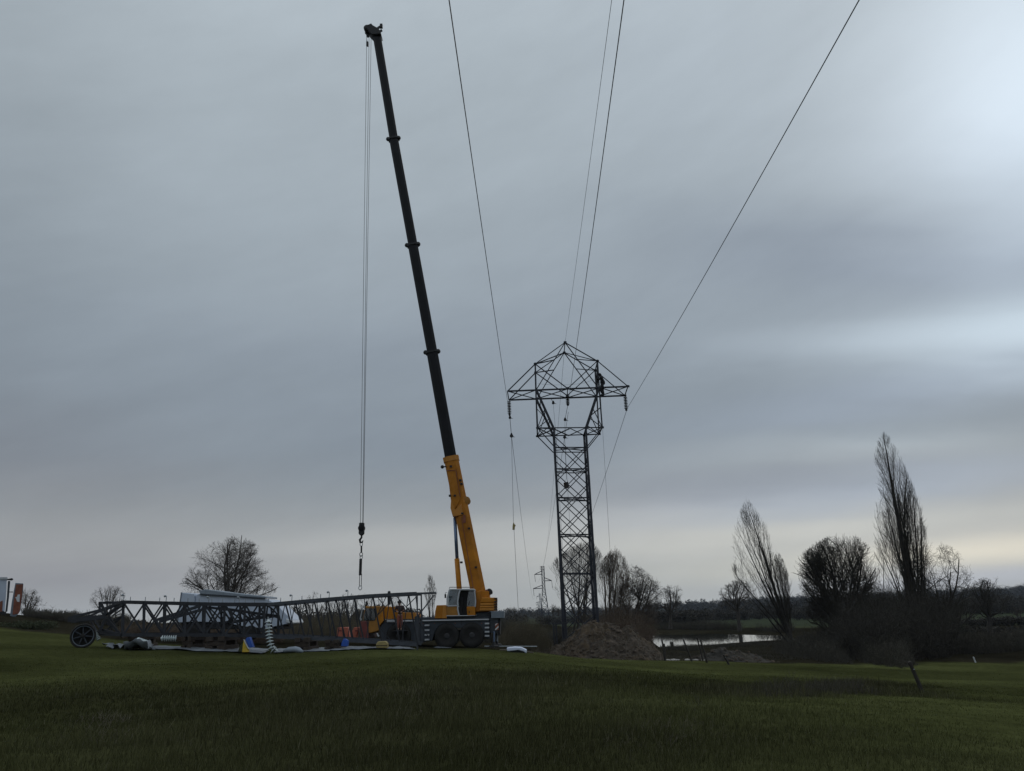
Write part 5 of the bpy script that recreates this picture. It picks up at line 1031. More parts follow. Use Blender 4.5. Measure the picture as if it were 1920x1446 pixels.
MB().bars([dg[i] for i in range(len(dg)) if i % 4 < 2], .085).build('diagonal_bracing', MT['maststeel'], mast); MB().bars([dg[i] for i in range(len(dg)) if i % 4 > 1], .08).build('diagonal_bracing', MT['maststeel'], mast); MB().bars(cr2, .06).build('cross_bracing', MT['maststeel'], mast)
tn = [529, 556, 585, 614, 630, 645, 664.5, 699, 732, 766]
th1 = []; th2 = []
for x in [517, 535, 554, 571, 589]+tn[3:]:
    th1 += [(mt_(x), mt_(min(x+18, 783), False))]; th2 += [(mt_(x), mt_(x-13, False)), (mt_(x+4, True, True), mt_(x+14, False, True))]
th2 += [(W(*Z4(1040, 290), 41.8), W(*Z4(1180, 470), 41.8)), (W(*Z4(1190, 280), 41.8), W(*Z4(1040, 600), 41.8)), (W(*Z4(1240, 395), 41.9), W(*Z4(1020, 630), 41.9)), (W(*Z4(1380, 275), 41.9), W(*Z4(1640, 560), 41.9)), (W(*Z4(1755, 260), 42), W(*Z4(1545, 470), 42)), (W(*Z4(1320, 290), 41.9), W(*Z4(1230, 400), 41.9)), (W(*Z4(1070, 830), 41.9), W(*Z4(1290, 1080), 41.9)), (W(*Z4(1780, 745), 42), W(*Z4(1960, 1010), 42))]
MB().bars(th1, .078).build('lacing', MT['maststeel'], mast); MB().bars(th2, .042).build('thin_lacing', MT['maststeel'], mast)
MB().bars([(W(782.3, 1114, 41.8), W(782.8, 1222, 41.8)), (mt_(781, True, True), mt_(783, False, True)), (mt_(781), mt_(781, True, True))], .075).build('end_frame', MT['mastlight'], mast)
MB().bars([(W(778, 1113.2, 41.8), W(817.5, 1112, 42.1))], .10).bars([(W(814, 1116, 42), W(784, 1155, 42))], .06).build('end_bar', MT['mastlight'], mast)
MB().bars([(W(729.6, 1134, 41.9), W(729.4, 1113, 41.9))], .10, QUAD).sphere(W(729.6, 1111, 41.9), .08, 8).build('end_fitting', MT['maststeel'], mast)
MB().prism(pp([(1700, 640), (1790, 600), (1780, 1130), (1700, 1130)], 42.2, Z4), (0, .1, 0)).build('foot_plate', MT['mastlight'], mast)
for x in (244, 272, 299, 326, 352, 373, 397, 417, 440, 460, 477, 503, 526, 566, 601): 
    a = W(x, itp(TOP, x)-1, ym(x)); MB().tube([a, a+np.array((0, 0, .23))], .018, 5).build('step_bolt', MT['gal'], mast)
for x in (230, 310, 390, 447, 546, 616, 651):
    a = W(x+1, itp(TOP, x)-1, ym(x)); ck = MB().tube([a, a+np.array((.01, 0, .30)), a+np.array((-.05, 0, .34))], .018, 5).build('hook_bolt', MT['gal'], mast)
    MB().sphere(a+np.array((-.07, 0, .30)), .055, 6).build('cap', MT['gal'], ck)
# splayed base legs at the left
def Z1(x, y): return (120+x/12.05, 1110+y/12.05)
lg = lambda a, b, Y0=39.6, Y1=39.8: (W(*Z1(*a), Y0), W(*Z1(*b), Y1))
MB().bars([lg((105, 640), (960, 560))], .20).build('base_beam', MT['maststeel'], mast)
MB().bars([lg((105, 590), (880, 395), 41.3, 41.6), lg((880, 395), (1300, 225), 41.6, 39.8), lg((180, 680), (900, 600), 41, 41)], .11).build('base_leg', MT['maststeel'], mast)
MB().bars([lg((1320, 250), (960, 520)), lg((1340, 290), (1060, 500)), lg((1380, 330), (1100, 520), 41.6, 39.8)], .09).build('base_leg', MT['maststeel'], mast)
MB().bars([lg((790, 250), (1310, 235), 41.6, 41.6), lg((820, 240), (815, 400), 41.6, 41.6)], .12).build('base_leg', MT['maststeel'], mast)
MB().bars([lg((845, 245), (960, 500), 39.7, 39.7), lg((965, 600), (1290, 970), 39.6, 39.8), lg((940, 620), (800, 940), 39.7, 39.7), lg((1020, 540), (1200, 860), 40.5, 40.5), lg((1200, 860), (1310, 990), 40.5, 40)], .13).build('base_leg', MT['maststeel'], mast)
MB().bars([lg((1290, 960), (860, 850)), lg((1290, 985), (800, 960)), lg((960, 700), (1200, 850), 41, 41), lg((1360, 250), (1350, 990), 41.6, 41.6)], .085).build('base_bracing', MT['maststeel'], mast)
MB().bars([lg((1300, 240), (560, 560), 40.4, 40.2), lg((1230, 300), (300, 640), 40.9, 40.9), lg((1000, 520), (1330, 300), 40.8, 40.8), lg((820, 420), (1020, 620), 41.2, 41.0), lg((1020, 620), (1120, 980), 41.0, 40.8), lg((700, 640), (880, 900), 40.6, 40.4), lg((880, 900), (1310, 930), 40.4, 40.4), lg((1310, 560), (960, 880), 40.7, 40.7), lg((1000, 700), (1300, 560), 41.4, 41.4), lg((600, 640), (760, 900), 41.2, 40.9), lg((760, 900), (1280, 985), 40.9, 40.6)], .085).build('base_bracing', MT['maststeel'], mast)
# second piece: pointed cross arm leaning in the mast
ya = 40.6; arm = thing('lattice_cross_arm', 'pointed dark lattice cross arm resting inside the lying mast', 'cross arm', W(430, 1190, ya))
def za(p, Y): return W(*Z3(*p), Y)
tipA = za((1170, 625), ya)
c4 = [za((-80, 470), ya), za((40, 760), ya), za((-80, 470), ya+1.3), za((40, 760), ya+1.3)]
MB().bars([(c, tipA) for c in c4], .11).build('chord', MT['maststeel'], arm)
bb = []
for i in range(7):
    t0, t1 = i/7, (i+1)/7; L = [lerp(c, tipA, t0) for c in c4]; Q = [lerp(c, tipA, t1) for c in c4]
    bb += [(L[0], Q[1]), (L[2], Q[3]), (L[0], Q[2]), (L[0], L[1]), (L[2], L[3]), (L[1], Q[3])]
MB().bars(bb, .06).build('bracing', MT['maststeel'], arm)
MB().bars([(za((980, 440), ya-.1), za((1090, 520), ya-.1)), (za((1090, 520), ya-.1), za((1180, 630), ya-.1)), (za((970, 600), ya-.1), za((1180, 660), ya-.1)), (za((980, 440), ya-.1), za((960, 620), ya-.1)), (za((1040, 470), ya-.1), za((1060, 620), ya-.1))], .075).build('arm_nose', MT['maststeel'], arm)
MB().bars([(W(*Z2(700, 700), 41), W(*Z2(1500, 440), 41.2)), (W(*Z2(760, 730), 41), W(*Z2(1700, 460), 41.2)), (W(*Z2(1000, 620), 40.5), W(*Z2(1200, 560), 40.5)), (W(*Z3(50, 790), 40.9), W(*Z3(930, 640), 40.9)), (W(*Z3(100, 480), 40.9), W(*Z3(930, 600), 40.9))], .13).build('loose_brace', MT['mastlight'], arm)
# timber blocks under the mast
for i, (x0, x1, y0, y1, lab) in enumerate([(339, 358, 1193, 1209, 'dark timber stack under the mast left of the yellow and blue bag'), (384, 421, 1193, 1210, 'wide timber stack under the middle of the lying mast'), (551, 579, 1195, 1212, 'reddish timber stack under the mast right of the insulator string'), (608, 634, 1199, 1213, 'low timber stack left of the blue bucket'), (238, 262, 1192, 1208, 'dark timber stack under the left end of the mast')]):
    Yb_ = 39.7+.35*(i > 1)+(.4 if i == 3 else 0); a = W(x0, y1, Yb_); b = W(x1, y0, Yb_); z0 = h1((a[0]+b[0])/2, Yb_); st_ = thing('timber_stack', lab, 'timber', ((a[0]+b[0])/2, Yb_, z0), 'timber stacks under the lying mast')
    nl = 3; hh = (b[2]-z0)/nl
    for l in range(nl):
        for k in range(2):
            if l % 2: bx = MB().box((a[0]+.02, Yb_+.1+k*1.5, z0+l*hh), (b[0]-.02, Yb_+.35+k*1.5, z0+(l+1)*hh-.01))
            else: bx = MB().box((a[0]+(b[0]-a[0])*.62*k+.01*l, Yb_, z0+l*hh), (a[0]+(b[0]-a[0])*(.38+.62*k), Yb_+2.1, z0+(l+1)*hh-.01))
            bx.build('timber', MT['wood'], st_, bevel=.01)
# spoked wheel
wc = W(155.7, 1192.5, 38.9); zz = h1(wc[0], 38.9); rw = .555; wc = np.array((wc[0], 38.9, max(wc[2], zz+rw-.05))); ax = np.array((.38, -1, .12)); ax /= np.linalg.norm(ax)
wt_ = thing('spoked_wheel', 'large old spoked wheel with a dark tyre at the left end of the lying mast', 'wheel', (wc[0], wc[1], zz))
MB().lathe(wc, ax, [(rw*.84, -.05), (rw*.95, -.06), (rw, 0), (rw*.95, .06), (rw*.84, .05), (rw*.84, -.05)], 36).build('tyre', MT['rubber'], wt_, True)
a1, b1 = frames(ax[None]); a1, b1 = a1[0], b1[0]; 
MB().tube([wc+(a1*math.cos(t)+b1*math.sin(t))*rw*.80 for t in np.linspace(0, 2*math.pi, 37)], .02, 6, False).build('rim', MT['carrier_lt'], wt_, True)
for i in range(7): t = 2*math.pi*(i+.22*math.sin(i*3.1))/7+.2; MB().tube([wc-ax*.04, wc+(a1*math.cos(t)+b1*math.sin(t))*rw*.8], [.045, .022], 6).build('spoke', MT['carrier'], wt_)
MB().lathe(wc, ax, [(.05, -.14), (.09, -.12), (.10, .12), (.05, .14)], 14).build('hub', MT['rubber'], wt_)
# lying insulators
i0 = W(*Z3(985, 640), 39.2); pts = [W(*Z3(*q), 39.1) for q in ((985, 640), (993, 800), (1000, 950), (1010, 1030), (1020, 1100), (1035, 1170), (1050, 1215), (1085, 1250), (1130, 1210))]
ig = thing('insulator_string', 'long glass insulator string hanging from the mast to the grass, curling at its foot', 'insulator', pts[0])
MB().tube(pts, .035, 6).build('rod', MT['gal'], ig)
cum = np.cumsum([0]+[np.linalg.norm(pts[i+1]-pts[i]) for i in range(len(pts)-1)]); nd = 11
for i in range(nd):
    s_ = cum[-1]*(.12+.86*i/(nd-1)); j = min(len(pts)-2, int(np.searchsorted(cum, s_)-1)); c = lerp(pts[j], pts[j+1], (s_-cum[j])/(cum[j+1]-cum[j])); d = pts[j+1]-pts[j]; d /= np.linalg.norm(d)
    MB().lathe(c, d, [(.045, -.10), (.05, -.05), (.08, -.03), (.185, .02), (.185, .03), (.10, .01), (.04, .02)], 16).build('disc', MT['glassins'], ig, True)
def lying(label, p0, p1, n, r=.12, mt='glassins', sag=0):
    t_ = thing('insulator_string', label, 'insulator', p0, 'glass insulator strings lying on the ground'); p0 = np.array(p0); p1 = np.array(p1); d = (p1-p0)/np.linalg.norm(p1-p0); MB().tube([p0, p1], .03, 6).build('rod', MT['gal'], t_)
    for i in range(n): MB().lathe(lerp(p0, p1, (i+.5)/n), d, [(.05, -.07), (.06, -.04), (r*.8, -.01), (r, .02), (r*.5, .02), (.03, .03)], 14).build('disc', MT[mt], t_, True)
a = W(302, 1197, 39.0); b = W(331, 1197, 39.3); lying('row of glass insulator discs lying under the left half of the mast', (a[0], 39.0, a[2]), (b[0], 39.3, b[2]), 7, .15)
a = W(282, 1207, 38.8); b = W(258, 1199, 39.4); lying('pale insulator string lying at the crumpled sheet below the left end', (a[0], 38.8, max(a[2], h1(a[0], 38.8)+.1)), (b[0], 39.4, b[2]), 7, .11, 'glassins')
a = W(176, 1184, 40.3); b = W(186, 1200, 40.3); lying('small bright insulator string between the spoked wheel and the mast legs', (a[0], 40.3, a[2]), (b[0], 40.3, b[2]), 6, .12)
# wrapped bundle
a = W(531, 1217, 39.0); b = W(568, 1218.5, 38.7); zz = h1(a[0], 39)
tag(MB().tube([(a[0], 39, zz+.10), (a[0]+.25, 39, zz+.16), (a[0]+.6, 38.9, zz+.17), (b[0]-.2, 38.8, zz+.13), (b[0], 38.7, zz+.06)], [.05, .12, .13, .12, .05], 8).build('wrapped_bundle', MT['greytarp'], smooth=True, origin=(a[0], 39, zz)), 'pale wrapped bundle lying on the grass right of the hanging insulator string', 'bundle')
# ground sheets
def sheet(name, label, area, mt, lift, amp, seed, cat='ground sheet', step=.14, fz=1.6):
    P_ = np.array(yarea(area)); lo = P_.min(0); hi = P_.max(0); xs = np.arange(lo[0], hi[0], step); ys = np.arange(lo[1], hi[1], step); X, Y_ = np.meshgrid(xs, ys, indexing='ij'); Zh = H(X.ravel(), Y_.ravel()).reshape(X.shape)
    n = fbm(X*fz+seed, Y_*fz*1.5, 4); Zh = Zh+lift+amp*np.abs(n-.45)*2; X = X+(fbm(X*2, Y_*2+seed)-.5)*.3; idx = np.arange(X.size).reshape(X.shape)
    inn = inpoly(X, Y_+(n-.5)*.8, [tuple(v) for v in P_]); Fc = []
    for i in range(X.shape[0]-1):
        for j in range(X.shape[1]-1):
            if inn[i, j] and inn[i+1, j] and inn[i, j+1]: Fc.append((idx[i, j], idx[i+1, j], idx[i+1, j+1], idx[i, j+1]))
    if not Fc: print('EMPTY SHEET', label); return
    V = np.stack([X.ravel(), Y_.ravel(), Zh.ravel()], 1); us = sorted({k for f in Fc for k in f}); mp_ = {k: i for i, k in enumerate(us)}; c = V[us].mean(0)
    o = mesh_obj(name, V[us], [tuple(mp_[k] for k in f) for f in Fc], MT[mt], origin=c, smooth=True); o.modifiers.new('thick', 'SOLIDIFY').thickness = .01; return tag(o, label, cat)
sheet('ground_sheet', 'crumpled grey sheet on the grass beneath the left end of the lying mast', [(186, 39.3), (205, 38.4), (240, 38.0), (275, 37.9), (292, 38.6), (285, 39.4), (240, 39.6)], 'sheet', .03, .62, 1)
sheet('ground_sheet', 'long flat pale sheet on the ground in front of the middle of the mast', [(268, 38.9), (330, 38.6), (500, 38.9), (506, 43), (385, 43), (275, 42)], 'sheet', .05, .07, 2)
sheet('ground_sheet', 'pale sheet spread below the rising part of the mast', [(512, 39.2), (600, 39.3), (720, 40.4), (780, 40.9), (770, 44), (640, 43.5), (520, 43)], 'sheet', .05, .07, 3)
sheet('plastic_scrap', 'small pale plastic strip on the ground below the front wheel of the crane', [(812, 45.2), (846, 45.6), (846, 46.3), (815, 46.1)], 'sheet', .03, .05, 4, step=.08)
# bags, bucket, crate, white sheet
Yq = 38.6; a = W(460, 1223, Yq); zz = h1(a[0], Yq); bx_ = thing('tool_bag', 'open yellow and blue bag standing on the grass in front of the mast', 'bag', (a[0], Yq, zz))
q = lambda x, y, dy=0: W(*Z3(x, y), Yq)+np.array((0, dy, 0))
MB().prism([q(545, 1050), q(628, 1275), q(515, 1278)], (0, .25, 0)).build('front_panel', MT['yel_bag'], bx_, bevel=.01)
MB().prism([q(590, 1020, .05), q(640, 1005, .05), q(705, 1190, .05), q(640, 1200, .05), q(565, 1060, .05)], (0, .3, 0)).build('back_panel', MT['blue'], bx_, bevel=.01)
MB().prism([q(540, 1060, .1), q(520, 1275, .1), q(430, 1270, .1), q(460, 1170, .1)], (0, .2, 0)).build('side_panel', MT['bushgreen'], bx_, bevel=.01)
MB().tube([q(548, 1048, -.01), q(590, 1130, -.01), q(636, 1215, -.01)], .02, 6).build('piping', MT['white'], bx_)
Yq2 = 40.2; a = W(646.5, 1213, Yq2); zz = h1(a[0], Yq2); c = (a[0], Yq2, zz); bb_ = thing('bucket', 'blue plastic container on the pale sheet below the mast', 'bucket', c)
MB().prism(pp([(415, 1045), (470, 1040), (500, 1070), (490, 1175), (378, 1172), (385, 1120)], Yq2, Z4), (0, .3, 0)).build('body', MT['blue'], bb_, bevel=.02)
MB().tube([W(*Z4(425, 1045), Yq2+.15), W(*Z4(445, 1022), Yq2+.15), W(*Z4(470, 1042), Yq2+.15)], .012, 6).build('handle', MT['blue'], bb_)
Yq3 = 40.4; a = W(715, 1216, Yq3); ct = thing('crate', 'tan wooden box in front of the lying mast right of the blue container', 'crate', (a[0], Yq3, h1(a[0], Yq3)))
MB().prism(pp([(1040, 1085), (1170, 1080), (1210, 1120), (1208, 1205), (1005, 1200), (1008, 1130)], Yq3, Z4), (0, .45, 0)).build('box', MT['tan'], ct, bevel=.02)
MB().prism(pp([(1005, 1150), (1212, 1152), (1212, 1165), (1005, 1163)], Yq3-.02, Z4), (0, .02, 0)).build('batten', MT['wood'], ct)
Y4 = 44.0; fs = thing('white_sheet', 'bright bluish white folded sheet on the ground right of the crane outrigger', 'sheet', (W(968, 1222, Y4)[0], Y4, h1(W(968, 1222, Y4)[0], Y4)))
MB().prism(pp([(950, 1215), (965, 1213.5), (977, 1214), (988, 1219), (987, 1225.5), (982, 1222), (972, 1219), (961, 1220.5), (951, 1221.5)], Y4, lambda x, y: (x, y)), (0, .9, 0)).build('fold', MT['bluewhite'], fs, bevel=.03)
MB().prism(pp([(953, 1222), (972, 1220), (983, 1223), (985, 1226), (955, 1226)], Y4+.1, lambda x, y: (x, y)), (0, .7, 0)).build('underside', MT['black'], fs, bevel=.02)
for i, (x0, y0, x1, y1) in enumerate([(937, 1216, 953, 1219), (985, 1222, 1000, 1219)]):
    a = W(x0, y0, 44.5); b = W(x1, y1, 44.3); cable('loose_pole', ['pale thin pole lying left of the white folded sheet', 'pale thin pole lying right of the white folded sheet'][i], [(a[0], 44.5, h1(a[0], 44.5)+.06), (b[0], 44.3, h1(b[0], 44.3)+.08)], .03, 'palebrush', 'pole')
# orange barriers
for lab, pl in (('wide orange plastic barrier behind the rising part of the mast', [(318, 832), (500, 825), (505, 900), (530, 1040), (298, 1040), (305, 930)]), ('narrow orange plastic barrier beside the crane truck front', [(610, 832), (700, 825), (672, 940), (650, 1045), (540, 1045), (560, 940)])):
    Yk = 48.6; a = W(*Z4(*pl[-2]), Yk); t_ = thing('barrier', lab, 'barrier', (a[0]+.4, Yk, h1(a[0], Yk)), 'orange barriers beside the crane truck')
    MB().prism(pp(pl, Yk, Z4), (0, .5, 0)).build('shell', MT['orange'], t_, bevel=.03)
    x0 = pl[0][0]; MB().prism(pp([(x0+20, 880), (x0+70, 878), (x0+72, 900), (x0+20, 902)], Yk-.02, Z4), (0, .02, 0)).build('slot', MT['redcab'], t_)

# ================================================================== covered trailer behind the mast
YT = 49.0; a = W(450, 1200, YT); tl = thing('covered_trailer', 'long pale blue grey covered trailer with a sloping rounded front behind the mast', 'trailer', (a[0], YT+1.2, h1(a[0], YT)))
idf = lambda x, y: (x, y)
def tls(name, pts, mt, y0, dy, bevel=.03): return MB().prism(pp(pts, YT+y0, idf), (0, dy, 0)).build(name, MT[mt], tl, bevel=bevel)
tls('tarpaulin', [(366, 1117), (372, 1113.5), (503, 1124), (521, 1136), (536, 1151), (548, 1162), (549, 1168), (536, 1171), (500, 1178), (470, 1177), (420, 1168), (366, 1166)], 'whitegrey', .1, 2.3)
tls('roof_roll', [(372, 1108), (385, 1105), (420, 1110), (498, 1118.5), (498, 1122), (440, 1118), (375, 1114)], 'greytarp', 0, 2.4)
tls('roof_edge', [(374, 1114), (440, 1117.5), (497, 1122), (497, 1123.3), (440, 1119.5), (374, 1116)], 'carrier', -.02, .1, .005)
tls('rear_wall', [(340.5, 1111), (364, 1113.5), (365, 1135), (362, 1166), (332, 1168), (337, 1135)], 'whitegrey', 0, 2.4)
tls('rear_frame', [(339, 1111), (341, 1110.5), (337, 1140), (333, 1168), (331, 1168)], 'carrier_lt', -.03, .1, .005)
tls('nose_cap', [(536, 1160), (547, 1163), (549.5, 1167), (548, 1170), (536, 1168)], 'white', -.02, 2.4)
tls('chassis', [(340, 1166), (530, 1174), (530, 1180), (340, 1180)], 'black', .3, 1.8)
for x in (360, 378, 470): 
    for yy in (0.1, 2.0):
        c = np.array(W(x, 1186, YT+yy)); MB().lathe(c, (0, 1, 0), [(.2, -.01), (.40, 0), (.43, .06), (.43, .22), (.2, .26)], 20).build('wheel', MT['rubber'], tl, True)
# ================================================================== white lorry at the left edge
YL = 65.0; a = W(5, 1160, YL); lr = thing('white_lorry', 'white lorry cut by the left edge with a rust brown side flap', 'lorry', (a[0]-1, YL+1, h1(a[0], YL)))
lray = ray(13, 1120); lk = lray[0]/lray[1]*1.03
def lsd(name, pts, mt, y0, dy, bevel=.02): return MB().prism(np.array(pp(pts, YL, idf))+np.array((lk*y0, y0, 0)), (lk*dy, dy, 0)).build(name, MT[mt], lr, bevel=bevel)
lsd('box_body', [(-110, 1083), (13, 1083), (12, 1110), (9, 1146), (-110, 1147)], 'whitegrey', .3, 2.3)
lsd('roof_trim', [(-110, 1082), (14, 1082), (14, 1086.5), (-110, 1086.5)], 'silver', .2, 2.5, .01)
lsd('corner_post', [(15, 1089), (19.5, 1089), (17, 1120), (14, 1147), (10, 1147), (13, 1120)], 'carrier', .3, .15, .01)
lsd('top_arm', [(12, 1082), (15, 1085), (23, 1083.5), (25.5, 1086), (23, 1088), (12, 1087)], 'black', .3, .2, .01)
lsd('door_hinge', [(18, 1109), (25, 1109), (25, 1110.5), (18, 1110.5)], 'black', .3, .1, 0)
lsd('wheel_guard', [(0, 1128), (5, 1126), (4, 1147), (-2, 1147)], 'rust', .25, .1, .01)
fl = lsd('side_flap', [(29, 1093), (44, 1094), (43.5, 1105), (41, 1125), (38, 1146), (30, 1156), (18.5, 1157), (22, 1130), (26, 1108)], 'carrier_lt', .1, .10, .01)
lsd('flap_panel', [(30, 1096), (43, 1095.5), (41, 1118), (37.5, 1143), (35, 1151), (23.5, 1152.5), (26, 1125)], 'rust', .06, .04, .005)
lsd('flap_patch', [(33, 1115), (37.5, 1114.5), (36.5, 1129), (32, 1128), (30, 1122), (28, 1120.5), (32, 1119)], 'white', .04, .02, 0)
c = np.array(W(-60, 1160, YL+.3)); MB().lathe((c[0], YL+.3, h1(c[0], YL)+.48), (0, 1, 0), [(.2, 0), (.48, .02), (.5, .1), (.5, .25), (.2, .3)], 20).build('wheel', MT['rubber'], lr, True)
c = np.array(W(-20, 1160, YL+.3)); MB().lathe((c[0], YL+.3, h1(c[0], YL)+.48), (0, 1, 0), [(.2, 0), (.48, .02), (.5, .1), (.5, .25), (.2, .3)], 20).build('wheel', MT['rubber'], lr, True)
lsd('chassis', [(-110, 1147), (12, 1147), (10, 1158), (-110, 1160)], 'black', .1, 2.2, 0)

# ================================================================== earth heaps
def heap(name, label, prof, Y0, ry, mt, seed, cat, amp=.35, n=260, m=120):
    xs = [W(a, b, Y0)[0] for a, b in prof]; zs = [W(a, b, Y0)[2] for a, b in prof]; X = np.linspace(xs[0]-.3, xs[-1]+.3, n); Yv = np.linspace(Y0-ry, Y0+ry, m); GX_, GY_ = np.meshgrid(X, Yv, indexing='ij')
    g0 = H(GX_.ravel(), GY_.ravel()).reshape(GX_.shape); pk = np.interp(X, xs, zs)[:, None]; gY0 = H(X, np.full(n, Y0))[:, None]; hh = np.maximum(pk-gY0, 0)
    wid = ry*np.clip(.35+hh/hh.max(), 0, 1); s_ = np.clip(1-np.abs((GY_-Y0)/wid), 0, 1); s_ = s_**.85
    rg = np.abs(fbm(GX_*.9+seed, GY_*.9, 4)-.5)*2; ns = fbm(GX_*2.2+seed, GY_*2.2, 4)-.5
    Zs = g0-.12+hh*s_*(1+.02*ns)+(amp*(.5-rg)+amp*.7*ns)*np.clip(hh*s_*1.2, 0, 1)+.22*(fbm(GX_*5, GY_*5, 3)-.5)*np.clip(hh*s_*3, 0, 1)
    idx = np.arange(GX_.size).reshape(GX_.shape); q = np.stack([idx[:-1, :-1], idx[1:, :-1], idx[1:, 1:], idx[:-1, 1:]], -1).reshape(-1, 4)
    c = (np.array([1, 1, 1])*(.55+.9*fbm(GX_*1.3+4, GY_*1.3+seed)).ravel()[:, None]); tint = (fbm(GX_*.8+30, GY_*.8) > .55).ravel(); c[tint] *= np.array([1.15, 1.08, .9])
    cen = (float(GX_.mean()), Y0, float(g0.mean())); o = mesh_obj(name, np.stack([GX_.ravel(), GY_.ravel(), Zs.ravel()], 1), q, MT[mt], origin=cen, smooth=True, colors=c); tag(o, label, cat); return GX_, GY_, Zs
hp = heap('earth_heap', 'large brown heap of excavated earth in front of the standing pylon', [(1000, 1228), (1030, 1214), (1055, 1203), (1072, 1192), (1088, 1177), (1104, 1171), (1116, 1167.5), (1140, 1169), (1158, 1179), (1168, 1182), (1175, 1174), (1182, 1177), (1190, 1190), (1204, 1198), (1224, 1210), (1240, 1226), (1250, 1238)], 55.5, 4.2, 'earth', 3, 'earth heap', .5)
hp2 = heap('spoil_heap', 'low grey brown spoil heap with a dark lump beside the pond', [(1300, 1232), (1318, 1224), (1334, 1219), (1343, 1215), (1350, 1210.5), (1358, 1211), (1363, 1218), (1380, 1220), (1400, 1221), (1420, 1227), (1440, 1234), (1450, 1238)], 54, 1.8, 'earth_grey', 8, 'spoil heap', .25, 110, 40)
# dry grass and roots sticking out of the big heap
q = np.random.RandomState(9); GX_, GY_, Zs = hp; k = q.randint(0, GX_.size, 4200); P0 = np.stack([GX_.ravel()[k], GY_.ravel()[k], Zs.ravel()[k]-.02], 1); d = q.randn(len(k), 3)*.55+np.array((0.1, -.15, .35)); P1 = P0+d*(.12+.22*q.rand(len(k), 1))
V, Fq = extr(P0, P1, .012, .005, TRI); tag(mesh_obj('dry_roots', V, Fq, MT['palebrush'], origin=P0.mean(0)), 'dry grass and roots sticking out of the large earth heap', 'roots', kind='stuff')
cq = np.random.RandomState(12); CV = []; nC = 1500
for (GXc, GYc, Zc), nn_, mx_ in ((hp, 1200, .16), (hp2, 400, .12)):
    kk = cq.randint(0, GXc.size, nn_); X_ = GXc.ravel()[kk]; Y_ = GYc.ravel()[kk]; Z_ = Zc.ravel()[kk]; base_ = np.array(ngon(5))
    for i in range(nn_):
        r_ = mx_*(.25+.9*cq.rand()**2.5); up_ = np.array([X_[i], Y_[i], Z_[i]+r_*.55]); ringp = [(X_[i]+a*r_*(.7+.6*cq.rand()), Y_[i]+b*r_*(.7+.6*cq.rand()), Z_[i]+r_*(.1*cq.rand())) for a, b in base_]
        ring2 = [(X_[i]+a*r_*.6*(.7+.6*cq.rand()), Y_[i]+b*r_*.6*(.7+.6*cq.rand()), Z_[i]+r_*(.45+.3*cq.rand())) for a, b in base_]
        CV.append(ringp+ring2+[tuple(up_)])
CV = np.array(CV).reshape(-1, 3); CF = []
for i in range(len(CV)//11):
    o_ = i*11
    for j in range(5): CF += [(o_+j, o_+(j+1) % 5, o_+5+(j+1) % 5), (o_+j, o_+5+(j+1) % 5, o_+5+j), (o_+5+j, o_+5+(j+1) % 5, o_+10)]
tag(mesh_obj('earth_clods', CV, np.array(CF), MT['earth_clod'], origin=CV.mean(0)), 'loose clods of earth on the two heaps', 'clods', kind='stuff')
# loose pale stones along the meadow edge
st = MB(); q = np.random.RandomState(5)
for (x0, x1, y) in ((1248, 1270, 1223), (1284, 1296, 1226), (1300, 1320, 1228), (1328, 1336, 1231), (1352, 1358, 1231)):
    for i in range(int((x1-x0)*1.0)):
        p_ = W(x0+q.rand()*(x1-x0), y, 53+q.rand()*1.5); z = h1(p_[0], p_[1]); st.sphere((p_[0], p_[1], z+.02), .04+.07*q.rand(), 5, (1.4, 1, .6))
tag(st.build('pale_stones', MT['pebble']), 'scattered pale stones and chips along the edge of the meadow near the pond', 'stones', kind='stuff')
# ================================================================== fence posts
PL = [((1241, 1199), (1246.5, 1231), .055, 50, 'thin dark leaning post right of the earth heap'), ((1245, 1207), (1246.5, 1226), .06, 51.5, 'short stub right behind the first leaning post'), ((1281, 1199), (1298.5, 1240), .055, 49, 'second strongly leaning post in front of the pond'),
      ((1307, 1196), (1317, 1222), .05, 53, 'far thin post leaning beside the third one'), ((1313, 1199), (1326.5, 1243), .06, 48, 'third leaning post in front of the pond'), ((1356.5, 1228), (1369, 1248), .06, 46, 'short leaning post at the edge of the meadow'),
      ((1705, 1241), (1732.5, 1299), .062, 24.5, 'nearest leaning post alone on the right of the meadow'), ((1722, 1228), (1720, 1241), .06, 60, 'pale short post in front of the dark thicket'), ((1825, 1232), (1829.5, 1241), .05, 58, 'white short marker post on the right meadow')]
for (a, b, r, Y, lab) in PL:
    p1 = W(*b, Y); z0 = h1(p1[0], Y); p0 = W(*a, Y); off = p0-p1; base = np.array((p1[0], Y, z0-.15)); top = np.array((p1[0], Y, p1[2]))+off
    t_ = thing('fence_post', lab, 'post', (p1[0], Y, z0), 'old fence posts along the meadow')
    MB().tube([base, lerp(base, top, .5)+np.array((.01, 0, 0)), top], [r, r*.95, r*.85], 8).build('stake', MT['white'] if 'white' in lab else (MT['palebrush'] if 'pale' in lab else MT['postwood']), t_)
    MB().tube([lerp(base, top, .8)-np.array((0, r, 0)), lerp(base, top, .8)-np.array((0, r*2, 0))], .012, 5).build('staple', MT['gal'], t_)
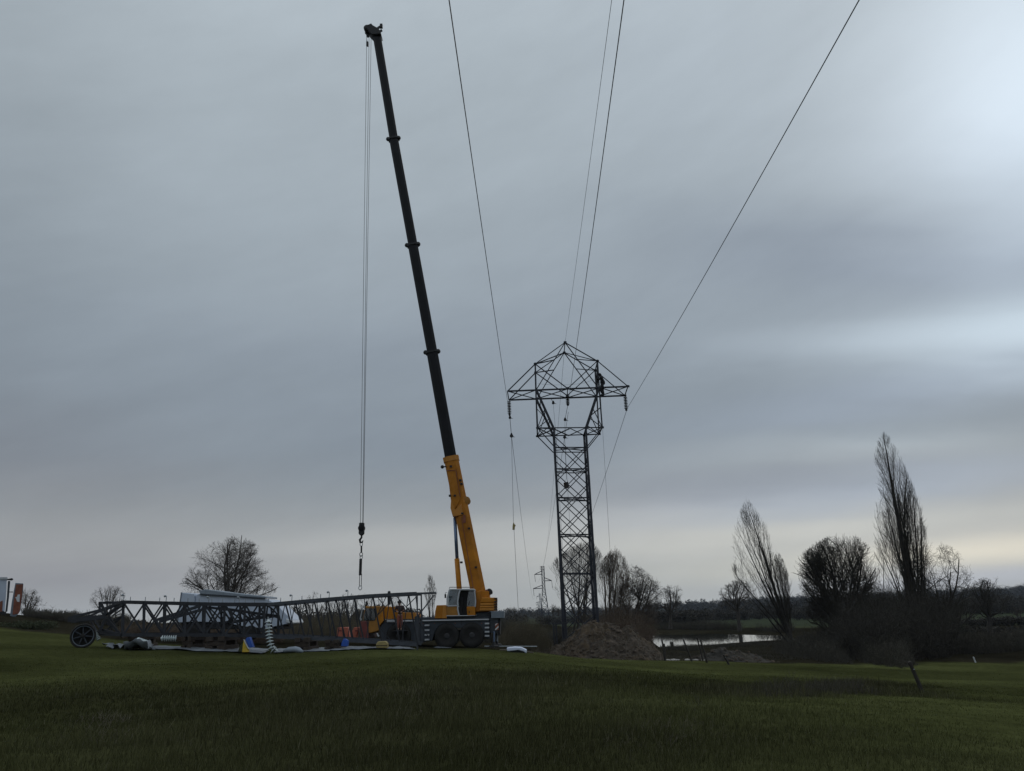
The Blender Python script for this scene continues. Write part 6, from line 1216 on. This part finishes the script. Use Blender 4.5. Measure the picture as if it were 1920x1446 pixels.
# low trestle beside the pylon foot
tz = W(1050, 1170, 58); z0 = h1(tz[0], 58); ts = thing('trestle', 'low dark trestle frame at the left foot of the standing pylon', 'trestle', (tz[0], 58, z0))
a = W(1036, 1170, 58); b = W(1064, 1168.5, 58); MB().bars([(a, b), (a+np.array((0, 1, 0)), b+np.array((0, 1, 0)))], .07, QUAD).build('rail', MT['maststeel'], ts)
for t in (.08, .25, .85):
    for dy in (0, 1): p_ = lerp(a, b, t); MB().bars([(p_+np.array((0, dy, 0)), (p_[0], 58+dy, z0-.1))], .05, QUAD).build('leg', MT['maststeel'], ts)
# far white farm houses on the hills
for i, (x, y, Y) in enumerate([(1398, 1152, 1150), (1364, 1152, 1120), (1321, 1150, 1180)]):
    p_ = W(x, y, Y); z0 = min(h1(p_[0], Y), p_[2]-1); t_ = thing('farmhouse', ['tiny pale farmhouse on the hill right of the round topped tree', 'tiny pale farmhouse on the hill left of the round topped tree', 'tiny pale farmhouse on the hill above the middle of the pond'][i], 'house', (p_[0], Y, z0), 'tiny farmhouses on the far hills')
    MB().box((p_[0]-3.5, Y, z0), (p_[0]+3.5, Y+5, p_[2]+1.5)).build('wall', MT['white'], t_)
    MB().prism([(p_[0]-4, Y-.3, p_[2]+1.5), (p_[0]+4, Y-.3, p_[2]+1.5), (p_[0]+3, Y+2.5, p_[2]+4), (p_[0]-3, Y+2.5, p_[2]+4)], (0, .3, 0)).build('roof', MT['rust'], t_)
# ================================================================== haze
hm = bpy.data.materials.new('haze'); hm.use_nodes = True; t = hm.node_tree; t.nodes.remove(t.nodes['Principled BSDF'])
pv_ = t.nodes.new('ShaderNodeVolumePrincipled'); pv_.inputs['Density'].default_value = .00008; pv_.inputs['Color'].default_value = (.66, .78, .98, 1); pv_.inputs['Anisotropy'].default_value = .2
t.links.new(pv_.outputs[0], t.nodes['Material Output'].inputs['Volume'])
hz_ = MB().box((-3000, -3000, -60), (3000, 3000, 80)).build('haze', hm); tag(hz_, 'thin pale blue air between the viewer and the far hills', 'haze', kind='stuff')
